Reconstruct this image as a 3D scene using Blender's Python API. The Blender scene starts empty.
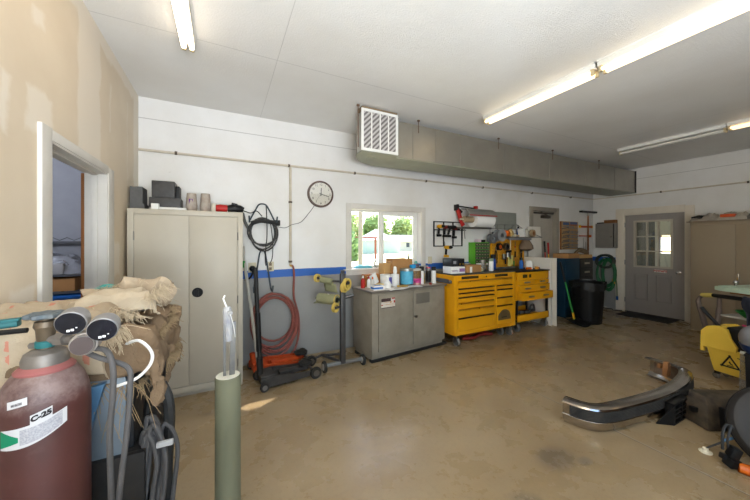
import bpy, bmesh, math, random
from mathutils import Vector, Matrix, Euler, noise
random.seed(7)
SC = bpy.context.scene
COL = SC.collection
PI = math.pi

# ------------------------------------------------------------------ camera, world, sun, exposure
cam = bpy.data.cameras.new('camera'); camo = bpy.data.objects.new('camera', cam); COL.objects.link(camo)
camo.location = (0, 0, 1.5); camo.rotation_euler = (PI/2, 0, -math.radians(26.938))
cam.sensor_width = 36; cam.lens = 36*298.75/750; cam.shift_y = (241.22-250)/750; cam.clip_start = 0.03
SC.camera = camo
SC.view_settings.view_transform = 'Standard'; SC.view_settings.look = 'None'
SC.view_settings.gamma = 1; SC.view_settings.use_curve_mapping = False
SC.view_settings.exposure = 0.0
W = bpy.data.worlds.new('sky'); SC.world = W; W.use_nodes = True
wn = W.node_tree.nodes; wl = W.node_tree.links
sky = wn.new('ShaderNodeTexSky'); sky.sky_type = 'NISHITA'; sky.sun_disc = False
sky.sun_elevation = math.radians(36); sky.sun_rotation = math.radians(55)
wl.new(sky.outputs[0], wn['Background'].inputs[0]); wn['Background'].inputs[1].default_value = 0.9
SUN_DIR = Vector((-1.24, -0.81, -1.0))
sl = bpy.data.lights.new('sun', 'SUN'); sl.energy = 28.0; sl.angle = 0.009; sl.color = (1, .95, .88)
so = bpy.data.objects.new('sun', sl); COL.objects.link(so); so.rotation_euler = SUN_DIR.to_track_quat('-Z', 'Y').to_euler(); so.location = (6, 8, 9)
def area(name, loc, rot, sx, sy, e, col):
    l = bpy.data.lights.new(name, 'AREA'); l.shape = 'RECTANGLE'; l.size = sx; l.size_y = sy; l.energy = e; l.color = col
    o = bpy.data.objects.new(name, l); COL.objects.link(o); o.location = loc; o.rotation_euler = rot
    return o
area('ceiling_bounce_fill', (.1, -1.8, 1.2), (PI/2+1.4, 0, .15), 1.5, 1.6, 430, (.84, .92, 1))  # added fill lamp aimed up, imitating flash bounced off the ceiling
TUBE_E = 6.0

# ------------------------------------------------------------------ helpers
def lin(c):
    return tuple(((v/255/12.92) if v/255 <= .04045 else ((v/255+.055)/1.055)**2.4) for v in c)
MATS = {}
class NT:
    def __init__(s, m):
        s.t = m.node_tree; s.n = s.t.nodes; s.l = s.t.links; s.b = s.n['Principled BSDF']
    def add(s, ty, **k):
        n = s.n.new(ty)
        for a, v in k.items(): setattr(n, a, v)
        return n
    def link(s, a, b): s.l.new(a, b)
    def val(s, sock, v):
        if isinstance(v, (int, float)): sock.default_value = v
        else: s.link(v, sock)
    def math(s, op, a, b=0.0, c=None, clamp=False):
        n = s.add('ShaderNodeMath', operation=op, use_clamp=clamp); s.val(n.inputs[0], a); s.val(n.inputs[1], b)
        if c is not None: s.val(n.inputs[2], c)
        return n.outputs[0]
    def ramp(s, x, lo, hi):
        n = s.add('ShaderNodeMapRange', clamp=True); s.val(n.inputs[0], x); n.inputs[1].default_value = lo; n.inputs[2].default_value = hi
        return n.outputs[0]
    def noise(s, scale, detail=4, vec=None, rough=.55, dist=0):
        n = s.add('ShaderNodeTexNoise'); n.inputs['Scale'].default_value = scale; n.inputs['Detail'].default_value = detail
        n.inputs['Roughness'].default_value = rough; n.inputs['Distortion'].default_value = dist
        s.link(vec if vec else s.obj(), n.inputs['Vector']); return n.outputs['Fac']
    def obj(s):
        if not hasattr(s, '_o'): s._o = s.add('ShaderNodeTexCoord').outputs['Object']
        return s._o
    def sep(s):
        if not hasattr(s, '_s'):
            n = s.add('ShaderNodeSeparateXYZ'); s.link(s.obj(), n.inputs[0]); s._s = n.outputs
        return s._s
    def mix(s, f, a, b):
        n = s.add('ShaderNodeMix', data_type='RGBA'); s.val(n.inputs[0], f)
        for i, v in ((6, a), (7, b)):
            if isinstance(v, tuple): n.inputs[i].default_value = (*v, 1)
            else: s.link(v, n.inputs[i])
        return n.outputs[2]
    def bump(s, h, st, d=.01):
        n = s.add('ShaderNodeBump'); n.inputs['Strength'].default_value = st; n.inputs['Distance'].default_value = d
        s.link(h, n.inputs['Height']); s.link(n.outputs[0], s.b.inputs['Normal'])
def newmat(name):
    m = bpy.data.materials.new(name); m.use_nodes = True; return m, NT(m)
def mat(name, rgb, rough=.5, metal=0.0, rgb2=None, ns=8, amt=.5, bump=0, bs=60, det=4, alpha=None, coat=0, trans=0):
    """procedural paint / metal / cloth: two tones blended by noise, uneven gloss, optional fine bump"""
    if name in MATS: return MATS[name]
    m, t = newmat(name); a = lin(rgb); b = lin(rgb2) if rgb2 else tuple(v*.82 for v in a)
    f = t.ramp(t.noise(ns, det), .5-.22*(1-amt)-.1, .5+.35)
    t.link(t.mix(t.math('MULTIPLY', f, min(1, amt*1.4)), a, b), t.b.inputs['Base Color'])
    t.val(t.b.inputs['Roughness'], t.math('ADD', t.math('MULTIPLY', t.noise(ns*2.3, 3), .16), rough-.08, clamp=True))
    t.b.inputs['Metallic'].default_value = metal; t.b.inputs['Specular IOR Level'].default_value = .3 if not metal else .5
    if coat: t.b.inputs['Coat Weight'].default_value = coat
    if trans: t.b.inputs['Transmission Weight'].default_value = trans
    if bump: t.bump(t.noise(bs, 3), bump, .004)
    MATS[name] = m; return m
def emis(name, rgb, e):
    m, t = newmat(name); t.b.inputs['Base Color'].default_value = (*lin(rgb), 1)
    t.b.inputs['Emission Color'].default_value = (*lin(rgb), 1); t.b.inputs['Emission Strength'].default_value = e; return m

class G:
    """collects shapes into one mesh; .mi is the material slot of what is added next"""
    def __init__(s): s.bm = bmesh.new(); s.mi = 0
    def faces(s, vs, fs):
        v = [s.bm.verts.new(p) for p in vs]
        for f in fs:
            try: s.bm.faces.new([v[i] for i in f]).material_index = s.mi
            except ValueError: pass
        return s
    def hexa(s, p, bev=0):
        v = [s.bm.verts.new(q) for q in p]; fs = []
        for f in ((3,2,1,0),(4,5,6,7),(0,1,5,4),(1,2,6,5),(2,3,7,6),(3,0,4,7)):
            fc = s.bm.faces.new([v[i] for i in f]); fc.material_index = s.mi; fs.append(fc)
        if bev:
            es = list({e for f in fs for e in f.edges})
            r = bmesh.ops.bevel(s.bm, geom=es, offset=bev, segments=2, profile=.6, affect='EDGES', clamp_overlap=True)
            for f in r['faces']: f.material_index = s.mi
        return s
    def box(s, x0, x1, y0, y1, z0, z1, bev=0, M=None):
        p = [Vector(q) for q in ((x0,y0,z0),(x1,y0,z0),(x1,y1,z0),(x0,y1,z0),(x0,y0,z1),(x1,y0,z1),(x1,y1,z1),(x0,y1,z1))]
        if M: p = [M @ q for q in p]
        return s.hexa(p, bev)
    def bx(s, c, d, rot=(0,0,0), bev=0):
        M = Matrix.Translation(c) @ Euler(rot).to_matrix().to_4x4()
        return s.box(-d[0]/2, d[0]/2, -d[1]/2, d[1]/2, -d[2]/2, d[2]/2, bev, M)
    def ring(s, c, ax, r, n):
        ax = Vector(ax).normalized(); u = ax.orthogonal().normalized(); w = ax.cross(u)
        return [Vector(c)+(u*math.cos(2*PI*i/n)+w*math.sin(2*PI*i/n))*r for i in range(n)]
    def loft(s, rings, cap=True, closed=False):
        vs = [[s.bm.verts.new(p) for p in r] for r in rings]; n = len(vs[0]); m = len(vs)
        for a in range(m if closed else m-1):
            A, B = vs[a], vs[(a+1) % m]
            for i in range(n):
                try: s.bm.faces.new((A[i], A[(i+1) % n], B[(i+1) % n], B[i])).material_index = s.mi
                except ValueError: pass
        if cap and not closed:
            for r in (vs[0][::-1], vs[-1]):
                try: s.bm.faces.new(r).material_index = s.mi
                except ValueError: pass
        return s
    def cyl(s, p0, p1, r0, r1=None, n=16):
        ax = Vector(p1)-Vector(p0); r1 = r0 if r1 is None else r1
        return s.loft([s.ring(p0, ax, r0, n), s.ring(p1, ax, r1, n)])
    def lathe(s, prof, o=(0,0,0), ax=(0,0,1), n=24):
        o = Vector(o); ax = Vector(ax).normalized()
        return s.loft([s.ring(o+ax*z, ax, max(r, .0004), n) for r, z in prof])
    def tube(s, pts, r, n=8, closed=False, sm=0):
        P = [Vector(p) for p in pts]
        if sm: P = spline(P, sm, closed)
        m = len(P); rings = []; u = None
        for i in range(m):
            a = P[(i-1) % m] if (closed or i) else P[0]; b = P[(i+1) % m] if (closed or i < m-1) else P[-1]
            t = (b-a)
            t = t.normalized() if t.length > 1e-9 else Vector((0,0,1))
            u = t.orthogonal() if u is None else (u - t*u.dot(t))
            if u.length < 1e-6: u = t.orthogonal()
            u.normalize(); w = t.cross(u); rr = r[i*(len(r)-1)//max(1, m-1)] if isinstance(r, (list, tuple)) else r
            rings.append([P[i]+(u*math.cos(2*PI*k/n)+w*math.sin(2*PI*k/n))*rr for k in range(n)])
        return s.loft(rings, True, closed)
    def prism(s, poly, M, d):
        """polygon in the local XY plane of M, extruded along local Z by d"""
        n = len(poly); a = [M @ Vector((x, y, 0)) for x, y in poly]; b = [M @ Vector((x, y, d)) for x, y in poly]
        return s.loft([a, b])
    def ball(s, c, r, sc=(1,1,1), n=16, m=10, M=None):
        c = Vector(c); R = M.to_3x3() if M else Matrix.Identity(3)
        rings = []
        for j in range(m+1):
            th = PI*j/m; rr = max(math.sin(th), .004)
            rings.append([c+R @ Vector((math.cos(2*PI*i/n)*rr*r*sc[0], math.sin(2*PI*i/n)*rr*r*sc[1], -math.cos(th)*r*sc[2])) for i in range(n)])
        return s.loft(rings)
    def grid(s, fn, nu, nv):
        V = [[s.bm.verts.new(fn(i/nu, j/nv)) for j in range(nv+1)] for i in range(nu+1)]
        for i in range(nu):
            for j in range(nv): s.bm.faces.new((V[i][j], V[i+1][j], V[i+1][j+1], V[i][j+1])).material_index = s.mi
        return s
def spline(P, k, closed=False):
    out = []; m = len(P)
    for i in range(m if closed else m-1):
        g = (lambda q: P[q % m]) if closed else (lambda q: P[min(max(q, 0), m-1)])
        a, b, c, d = g(i-1), g(i), g(i+1), g(i+2)
        for j in range(k):
            t = j/k; out.append(.5*((2*b)+(c-a)*t+(2*a-5*b+4*c-d)*t*t+(3*b-a-3*c+d)*t**3))
    if not closed: out.append(P[-1])
    return out
def obj(name, g, m, parent=None, loc=None, rot=None, origin=None, ang=.6):
    bm = g.bm
    bmesh.ops.recalc_face_normals(bm, faces=bm.faces)
    for f in bm.faces: f.smooth = True
    for e in bm.edges:
        if len(e.link_faces) == 2 and e.calc_face_angle(0) > ang: e.smooth = False
    if origin: bmesh.ops.translate(bm, verts=bm.verts, vec=-Vector(origin))
    me = bpy.data.meshes.new(name); bm.to_mesh(me); bm.free()
    for x in (m if isinstance(m, (list, tuple)) else [m]): me.materials.append(x)
    o = bpy.data.objects.new(name, me); COL.objects.link(o)
    if parent: o.parent = parent
    if loc is not None: o.location = loc
    elif origin: o.location = origin
    if rot is not None: o.rotation_euler = rot
    return o
def tag(o, label, cat, group=None, kind=None):
    o['label'] = label; o['category'] = cat
    if group: o['group'] = group
    if kind: o['kind'] = kind
    return o
def thing(name, label, cat, loc=(0,0,0), rz=0, group=None):
    o = bpy.data.objects.new(name, None); COL.objects.link(o); o.location = loc; o.rotation_euler = (0,0,rz); o.empty_display_size = .1
    return tag(o, label, cat, group)
def solo(name, g, m, label, cat, loc=(0,0,0), rz=0, group=None, rot=None):
    return tag(obj(name, g, m, None, loc, rot or (0,0,rz)), label, cat, group)
def struct(name, g, m, parent=None):
    o = obj(name, g, m, parent)
    if not parent: o['kind'] = 'structure'
    return o
def kids(o): return [c for c in COL.objects if c.parent == o]
def dup(root, label, loc, rz=None, group=None):
    def cp(o, par):
        c = o.copy(); COL.objects.link(c); c.parent = par
        for k in kids(o): cp(k, c)
        return c
    r = cp(root, None); r.location = loc; r['label'] = label
    if rz is not None: r.rotation_euler = (0,0,rz)
    if group: r['group'] = group
    return r
def text(name, body, size, m, parent, loc, rot, ext=.0006, align='CENTER', sx=1, bold=0):
    c = bpy.data.curves.new(name, 'FONT'); c.body = body; c.size = size; c.extrude = ext; c.align_x = align; c.align_y = 'CENTER'; c.offset = bold
    tmp = bpy.data.objects.new(name, c); COL.objects.link(tmp)
    me = bpy.data.meshes.new_from_object(tmp.evaluated_get(bpy.context.evaluated_depsgraph_get()))
    bpy.data.objects.remove(tmp); me.materials.clear(); me.materials.append(m)
    o = bpy.data.objects.new(name, me); COL.objects.link(o); o.parent = parent; o.location = loc; o.rotation_euler = rot; o.scale = (sx, 1, 1)
    return o
FRONT = (PI/2, 0, 0)          # lettering on a face that looks towards -Y
def facing(c, d):            # matrix whose local Z looks along d
    return Matrix.Translation(c) @ Vector(d).to_track_quat('Z', 'Y').to_matrix().to_4x4()

# ------------------------------------------------------------------ shared materials
white_paint = mat('white trim paint', (208,204,197), .45, rgb2=(192,187,179), ns=5)
white_plain = mat('white enamel', (228,227,222), .4)
grey_cab = mat('greige cabinet enamel', (186,178,162), .36, rgb2=(170,161,145), ns=3, amt=.4)
tan_cab = mat('tan cabinet enamel', (150,134,112), .42, rgb2=(138,122,100), ns=2, amt=.3)
bench_grey = mat('worn grey bench steel', (146,138,124), .45, rgb2=(118,110,97), ns=6, amt=.6)
yellow = mat('yellow tool chest enamel', (226,160,24), .32, rgb2=(214,146,18), ns=3, amt=.3)
black_pl = mat('black plastic', (14,14,15), .5, rgb2=(24,23,23), ns=12)
black_mt = mat('black painted steel', (26,25,25), .5, rgb2=(50,47,44), ns=14, amt=.4)
rubber = mat('dark rubber', (34,33,32), .8, rgb2=(70,67,62), ns=20)
chrome = mat('chrome', (212,208,204), .14, 1.0, rgb2=(170,164,158), ns=5, amt=.4)
steel = mat('brushed steel', (150,148,145), .35, 1.0, rgb2=(110,106,100), ns=9)
galv = mat('galvanised duct steel', (168,164,154), .36, .75, rgb2=(146,142,132), ns=4, amt=.5)
duct_under = mat('grey green painted duct steel', (150,152,136), .5, .3, rgb2=(132,132,116), ns=3)
brass = mat('brass trim', (214,172,80), .3, .9)
orange = mat('orange jack paint', (196,78,32), .45, rgb2=(150,56,26), ns=12)
red_hose = mat('dusty red air hose', (146,84,74), .65, rgb2=(120,68,60), ns=10)
cable_grey = mat('grey cable jacket', (104,104,102), .6, rgb2=(74,74,73), ns=14)
cable_black = mat('black cable jacket', (32,32,33), .55, rgb2=(66,66,64), ns=14)
card = mat('brown cardboard', (176,130,82), .8, rgb2=(158,114,70), ns=7)
paper = mat('white paper', (232,231,228), .8, rgb2=(222,221,218), ns=5)
red_pl = mat('red plastic', (176,34,30), .45)
blue_pl = mat('blue plastic', (28,92,170), .45)
green_pl = mat('green plastic', (42,138,60), .5)
orange_pl = mat('orange plastic', (224,104,24), .5)
beige_pl = mat('beige plastic', (206,196,168), .5)
lemon = mat('pale yellow rag', (216,206,120), .8)
drill_yellow = mat('drill yellow plastic', (232,172,30), .45)
wood = mat('brown wood', (140,90,48), .6, rgb2=(116,72,38), ns=10)
glass_m, _t = newmat('window glass')
_t.b.inputs['Roughness'].default_value = .02; _t.b.inputs['Base Color'].default_value = (1,1,1,1)
_t.b.inputs['Transmission Weight'].default_value = 1; _t.b.inputs['IOR'].default_value = 1.01; _t.b.inputs['Specular IOR Level'].default_value = .5
clear_pl = mat('clear plastic', (214,212,206), .15, rgb2=(190,188,180), trans=.75)
def glass_mat(name, tint=(1,1,1), refl=.08, rough=.01):
    m = bpy.data.materials.new(name); m.use_nodes = True; t = m.node_tree; t.nodes.remove(t.nodes['Principled BSDF'])
    a = t.nodes.new('ShaderNodeBsdfTransparent'); b = t.nodes.new('ShaderNodeBsdfGlossy'); mx = t.nodes.new('ShaderNodeMixShader'); fr = t.nodes.new('ShaderNodeLayerWeight')
    a.inputs[0].default_value = (*tint, 1); b.inputs['Roughness'].default_value = rough; fr.inputs[0].default_value = .25
    mp = t.nodes.new('ShaderNodeMath'); mp.operation = 'MULTIPLY_ADD'; mp.inputs[1].default_value = .5; mp.inputs[2].default_value = refl
    t.links.new(fr.outputs['Fresnel'], mp.inputs[0]); t.links.new(mp.outputs[0], mx.inputs[0])
    t.links.new(a.outputs[0], mx.inputs[1]); t.links.new(b.outputs[0], mx.inputs[2]); t.links.new(mx.outputs[0], t.nodes['Material Output'].inputs[0])
    return m
glass_m = glass_mat('window glass')

# ------------------------------------------------------------------ the room
XL, XR, YB, YF, ZC = -.794, 7.724, 3.923, -1.7, 3.024
def floor_mat():
    m, t = newmat('stained polished concrete'); x, y, z = t.sep()
    big = t.noise(.55, 5, rough=.6, dist=.6); mid = t.noise(3.2, 8, rough=.65); fine = t.noise(38, 6, rough=.7)
    c = t.mix(t.ramp(big, .32, .68), lin((164,144,111)), lin((138,114,79)))
    c = t.mix(t.math('MULTIPLY', t.ramp(mid, .4, .9), .3), c, lin((168,156,136)))
    c = t.mix(t.math('MULTIPLY', t.ramp(t.noise(1.3, 6, dist=.8), .5, .95), .35), c, lin((88,70,48)))
    c = t.mix(t.math('MULTIPLY', t.ramp(fine, .5, .72), .3), c, lin((98,80,58)))
    sp = t.add('ShaderNodeTexVoronoi'); sp.inputs['Scale'].default_value = 5.5; t.link(t.obj(), sp.inputs['Vector'])
    spot = t.math('MULTIPLY', t.math('LESS_THAN', sp.outputs['Distance'], t.math('MULTIPLY', t.ramp(t.noise(2.1, 2), .5, .8), .085)), .7)
    c = t.mix(spot, c, lin((206,200,188)))
    # oily scuff marks that sit on the slab
    for (cx, cy, rx, ry, k) in ((2.05,1.28,.16,.11,.55), (1.52,1.05,.13,.17,.6), (1.78,.93,.1,.06,.5), (2.2,1.17,.06,.04,.6)):
        d = t.math('ADD', t.math('POWER', t.math('DIVIDE', t.math('SUBTRACT', x, cx), rx), 2), t.math('POWER', t.math('DIVIDE', t.math('SUBTRACT', y, cy), ry), 2))
        d = t.math('ADD', d, t.math('MULTIPLY', t.math('SUBTRACT', mid, .5), 2.2))
        c = t.mix(t.math('MULTIPLY', t.math('SUBTRACT', 1, t.ramp(d, .25, 1.3)), k), c, lin((84,78,70)))
    # saw cut: one joint along the room's depth, one across
    g = t.math('MAXIMUM', t.math('LESS_THAN', t.math('ABSOLUTE', t.math('SUBTRACT', x, 2.765)), .0045), t.math('LESS_THAN', t.math('ABSOLUTE', t.math('ADD', y, 1.1)), .0045))
    g2 = t.math('LESS_THAN', t.math('ABSOLUTE', t.math('SUBTRACT', x, 2.774)), .005)
    c = t.mix(t.math('MULTIPLY', g2, .5), c, lin((190,184,172)))
    c = t.mix(t.math('MULTIPLY', g, .75), c, lin((70,60,48)))
    t.link(c, t.b.inputs['Base Color'])
    t.val(t.b.inputs['Roughness'], t.math('ADD', t.math('MULTIPLY', t.ramp(mid, .3, .75), .2), .2))
    t.b.inputs['Specular IOR Level'].default_value = .5
    t.bump(t.math('SUBTRACT', t.math('MULTIPLY', fine, .25), t.math('MULTIPLY', g, .8)), .12, .004)
    return m
def ceil_mat():
    m, t = newmat('stippled ceiling paint'); x, y, z = t.sep()
    st = t.noise(95, 6, rough=.65); st2 = t.noise(18, 4)
    c = t.mix(t.ramp(t.noise(.8, 4), .3, .7), lin((232,231,228)), lin((218,215,209)))
    c = t.mix(t.math('MULTIPLY', t.ramp(st, .58, .72), .35), c, lin((240,240,239)))
    s = t.math('MODULO', t.math('ADD', x, 24.4-.405), 2.44); s = t.math('LESS_THAN', t.math('ABSOLUTE', t.math('SUBTRACT', s, 1.22*0)), .005)
    s2 = t.math('LESS_THAN', t.math('ABSOLUTE', t.math('SUBTRACT', t.math('MODULO', t.math('ADD', y, 24.4-2.614), 2.44), .004)), .004)
    sm = t.math('MAXIMUM', s, s2); c = t.mix(t.math('MULTIPLY', sm, .3), c, lin((128,126,120)))
    t.link(c, t.b.inputs['Base Color']); t.b.inputs['Roughness'].default_value = .6
    t.bump(t.math('ADD', t.math('SUBTRACT', st, t.math('MULTIPLY', sm, .5)), t.math('MULTIPLY', st2, .3)), .7, .006); return m
def wall_mat():
    m, t = newmat('painted shop wall'); x, y, z = t.sep()
    n = t.noise(1.4, 6); f = t.noise(60, 4)
    up = t.mix(t.ramp(n, .35, .7), lin((226,225,223)), lin((213,210,204)))
    up = t.mix(t.math('MULTIPLY', t.ramp(t.noise(26, 2), .72, .78), .5), up, lin((150,140,128)))
    lo = t.mix(t.ramp(n, .35, .7), lin((150,150,148)), lin((138,137,134)))
    ed = t.math('MULTIPLY', t.math('SUBTRACT', t.noise(9, 2), .5), .006); zz = t.math('ADD', z, ed)
    c = t.mix(t.math('GREATER_THAN', zz, 1.045), lo, lin((34,94,178))); c = t.mix(t.math('GREATER_THAN', zz, 1.142), c, up)
    gr = t.math('LESS_THAN', t.math('ABSOLUTE', t.math('SUBTRACT', z, 2.803)), .004)
    c = t.mix(t.math('MULTIPLY', gr, .55), c, lin((120,116,110)))
    t.link(c, t.b.inputs['Base Color']); t.b.inputs['Roughness'].default_value = .55
    t.bump(t.math('SUBTRACT', t.math('ADD', t.math('MULTIPLY', f, .5), t.noise(7, 3)), gr), .3, .006); return m
def dry_mat():
    m, t = newmat('unpainted drywall with joint compound'); x, y, z = t.sep()
    n = t.noise(2.5, 4); w = t.math('MULTIPLY', t.math('SUBTRACT', t.noise(6, 4), .5), .13)
    yy = t.math('ADD', y, w); zz = t.math('ADD', z, t.math('MULTIPLY', t.math('SUBTRACT', t.noise(5, 4), .52), .16))
    def patch(y0, y1, z0, z1, s=.03):
        a = t.math('MINIMUM', t.math('MINIMUM', t.math('SUBTRACT', yy, y0), t.math('SUBTRACT', y1, yy)), t.math('MINIMUM', t.math('SUBTRACT', zz, z0), t.math('SUBTRACT', z1, zz)))
        return t.ramp(a, 0, s)
    base = t.mix(t.ramp(n, .3, .7), lin((222,207,184)), lin((215,199,175)))
    k = None
    for p in ((2.44,2.85,1.9,3.1), (1.9,2.17,2.0,2.24), (1.97,2.09,2.5,2.63), (3.02,3.07,2.35,2.74), (3.5,3.54,2.0,2.78), (1.0,5,2.9,3.1), (3.72,4,0,3.1),
              (1.79,2.01,1.18,1.3), (1.72,1.8,1.95,2.2), (1.2,1.4,0,3.1), (3.1,3.3,1.2,1.5), (1.1,1.7,2.75,2.9)):
        q = patch(*p); k = q if k is None else t.math('MAXIMUM', k, q)
    t.link(t.mix(t.math('MULTIPLY', k, .62), base, lin((234,226,214))), t.b.inputs['Base Color']); t.b.inputs['Roughness'].default_value = .7
    t.bump(t.math('ADD', t.math('MULTIPLY', k, .4), t.noise(70, 3)), .12, .003); return m
FLOOR, CEIL, WALL, DRY = floor_mat(), ceil_mat(), wall_mat(), dry_mat()
g = G().box(XL-4, XR+2.2, YF-.15, YB+.15, -.12, 0); struct('floor', g, FLOOR)
g = G().box(XL-.12, XR+.15, YF-.15, YB+.15, ZC, ZC+.12); struct('ceiling', g, CEIL)
def wall_cells(g, u, v, holes, put):
    us = sorted({*u, *[h[0] for h in holes], *[h[1] for h in holes]}); vs = sorted({*v, *[h[2] for h in holes], *[h[3] for h in holes]})
    for a, b in zip(us, us[1:]):
        for c, d in zip(vs, vs[1:]):
            if not any(h[0] < (a+b)/2 < h[1] and h[2] < (c+d)/2 < h[3] for h in holes): put(g, a, b, c, d)
WIN = (1.615, 2.815, 1.10, 1.96); DB = (5.535, 6.325, 0, 2.135); DL = (2.107, 2.945, 0, 2.015); DR = (2.36, 3.31, 0, 2.06)
g = G(); wall_cells(g, (XL-.12, XR+.15), (0, ZC), [WIN, DB], lambda g,a,b,c,d: g.box(a,b,YB,YB+.15,c,d)); struct('wall_back', g, WALL)
g = G(); wall_cells(g, (YF, YB), (0, ZC), [DL], lambda g,a,b,c,d: g.box(XL-.115,XL,a,b,c,d)); struct('wall_left', g, DRY)
g = G(); wall_cells(g, (YF, YB), (0, ZC), [DR], lambda g,a,b,c,d: g.box(XR,XR+.15,a,b,c,d)); struct('wall_right', g, WALL)
g = G(); wall_cells(g, (XL-.12, XR+.15), (0, ZC), [(-.7,1.95,0,2.55), (4.2,7.2,0,2.55)], lambda g,a,b,c,d: g.box(a,b,YF-.15,YF,c,d)); struct('wall_front', g, mat('bounce cutting brown', (104,82,60), .8, rgb2=(88,68,48), ns=3))  # unseen wall, browned to weaken light bounced to the right end
g = G()
for k in range(5): g.box(4.15,7.25,YF-.14,YF-.1,k*.52,k*.52+.515,.006)
struct('door_4', g, mat('brown sectional door', (112,92,72), .6))          # unseen closed sectional door behind the camera, browned to cut bounced light

def casing(name, put, m=white_paint): 
    g = G(); put(g); return struct(name, g, m)
# window_1: slider in the back wall, with casing
w1 = casing('window_1', lambda g: (g.box(1.535,1.615,YB-.016,YB+.002,1.02,2.04,.003), g.box(2.815,2.897,YB-.016,YB+.002,1.02,2.04,.003), g.box(1.615,2.815,YB-.015,YB+.002,1.96,2.04,.003),
     g.box(1.5,2.93,YB-.04,YB+.11,1.085,1.108,.004), g.box(1.55,2.88,YB-.014,YB+.002,1.02,1.085,.003)))
g = G()
g.box(1.615,1.64,YB+.1,YB+.15,1.108,1.96); g.box(2.79,2.815,YB+.1,YB+.15,1.108,1.96); g.box(1.64,2.79,YB+.1,YB+.15,1.108,1.135); g.box(1.64,2.79,YB+.1,YB+.15,1.935,1.96)
g.box(2.12,2.15,YB+.115,YB+.145,1.135,1.935); obj('window_frame', g, white_plain, w1)
g = G()
g.box(2.15,2.19,YB+.092,YB+.118,1.135,1.935,.002); g.box(2.73,2.79,YB+.092,YB+.118,1.135,1.935,.002); g.box(2.19,2.73,YB+.092,YB+.118,1.89,1.935,.002); g.box(2.19,2.73,YB+.092,YB+.118,1.135,1.175,.002)
obj('sliding_sash', g, white_plain, w1)
g = G().box(1.64,2.12,YB+.128,YB+.131,1.135,1.935); obj('pane', g, glass_m, w1)
g = G().box(2.19,2.73,YB+.104,YB+.107,1.175,1.89); obj('pane', g, glass_m, w1)

# door_1: grey entry door in the right wall
lock_grey = mat('grey steel door paint', (150,144,140), .45, rgb2=(140,134,129), ns=3, amt=.3)
d1 = casing('door_1', lambda g: (g.box(XR-.018,XR+.01,3.31,3.466,0,2.2,.004), g.box(XR-.018,XR+.01,2.23,2.36,0,2.17,.004), g.box(XR-.018,XR+.01,2.36,3.31,2.06,2.19,.004),
     g.box(XR,XR+.15,3.302,3.31,0,2.06), g.box(XR,XR+.15,2.36,2.368,0,2.06), g.box(XR,XR+.15,2.36,3.31,2.052,2.06)), mat('cream door trim', (222,213,198), .5, rgb2=(208,198,182)))
LY0, LY1, LZ0, LZ1 = 2.53, 3.15, .96, 1.93
g = G(); wall_cells(g, (2.37,3.30), (.012,2.05), [(LY0,LY1,LZ0,LZ1)], lambda g,a,b,c,d: g.box(XR+.012,XR+.056,a,b,c,d))
for a, b in ((2.92,3.14), (2.55,2.79)):
    for q in ((a,a+.014,.28,.82), (b-.014,b,.28,.82), (a+.014,b-.014,.28,.294), (a+.014,b-.014,.806,.82)): g.box(XR-.004,XR+.013,*q,.004)
    g.box(XR+.005,XR+.013,a+.04,b-.04,.32,.78,.004)
leaf = obj('door_leaf', g, lock_grey, d1)
g = G(); b = .035
g.box(XR-.006,XR+.06,LY0,LY0+b,LZ0,LZ1,.003); g.box(XR-.006,XR+.06,LY1-b,LY1,LZ0,LZ1,.003); g.box(XR-.006,XR+.06,LY0+b,LY1-b,LZ0,LZ0+b,.003); g.box(XR-.006,XR+.06,LY0+b,LY1-b,LZ1-b,LZ1,.003)
for i in (1,2):
    yy = LY0+b+(LY1-LY0-2*b)*i/3; zz = LZ0+b+(LZ1-LZ0-2*b)*i/3
    g.box(XR-.002,XR+.05,yy-.012,yy+.012,LZ0+b,LZ1-b,.002); g.box(XR-.001,XR+.05,LY0+b,LY1-b,zz-.012,zz+.012,.002)
lf = obj('window_frame', g, mat('off white lite frame', (192,182,168), .5), d1)
g = G().box(XR+.028,XR+.032,LY0+b,LY1-b,LZ0+b,LZ1-b); obj('pane', g, glass_m, d1)
g = G().lathe([(.0,0),(.032,0),(.034,.006),(.013,.012),(.013,.04),(.026,.048),(.031,.062),(.024,.076),(0,.08)], (XR+.012,2.45,.9), (-1,0,0)); kb = obj('door_knob', g, chrome, d1)
g = G()
for z in (.25,1.05,1.85): g.cyl((XR+.002,3.305,z-.05),(XR+.002,3.305,z+.05),.009,n=10)
obj('hinge', g, steel, d1)
g = G().bx((XR+.01,2.72,.905), (.003,.19,.055), (.03,0,0)); st = obj('sticker', g, white_plain, d1)
text('lettering', 'BEWARE', .055, mat('red ink', (190,30,24), .5), d1, (XR+.0078,2.72,.905), (PI/2,0,-PI/2), sx=.95, bold=.002)
g = G().box(XR,XR+.15,2.368,3.302,.0,.014,.002); obj('threshold', g, black_mt, d1)
# porch room behind the entry door
g = G(); pm = mat('porch wall paint', (206,206,196), .6)
wall_cells(g, (.6,4.6), (0,2.6), [(3.16,3.42,1.2,1.64)], lambda g,a,b,c,d: g.box(9.7,9.8,a,b,c,d)); g.box(XR+.15,9.8,4.6,4.7,0,2.6); g.box(XR+.15,9.8,.5,.6,0,2.6); g.box(XR+.15,9.8,.5,4.7,2.6,2.7)
struct('wall_porch', g, pm)
g = G().box(9.66,9.7,3.46,3.5,0,2.05).box(9.66,9.7,4.1,4.17,0,2.05).box(9.66,9.7,3.46,4.17,2.05,2.12); struct('trim_5', g, white_paint)
g = G().box(9.67,9.695,3.5,4.1,0,2.05).box(9.66,9.672,3.56,3.72,1.2,1.7).box(9.66,9.672,3.8,4.0,.9,1.5); struct('door_5', g, mat('dark storm door', (58,54,46), .4))

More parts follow.
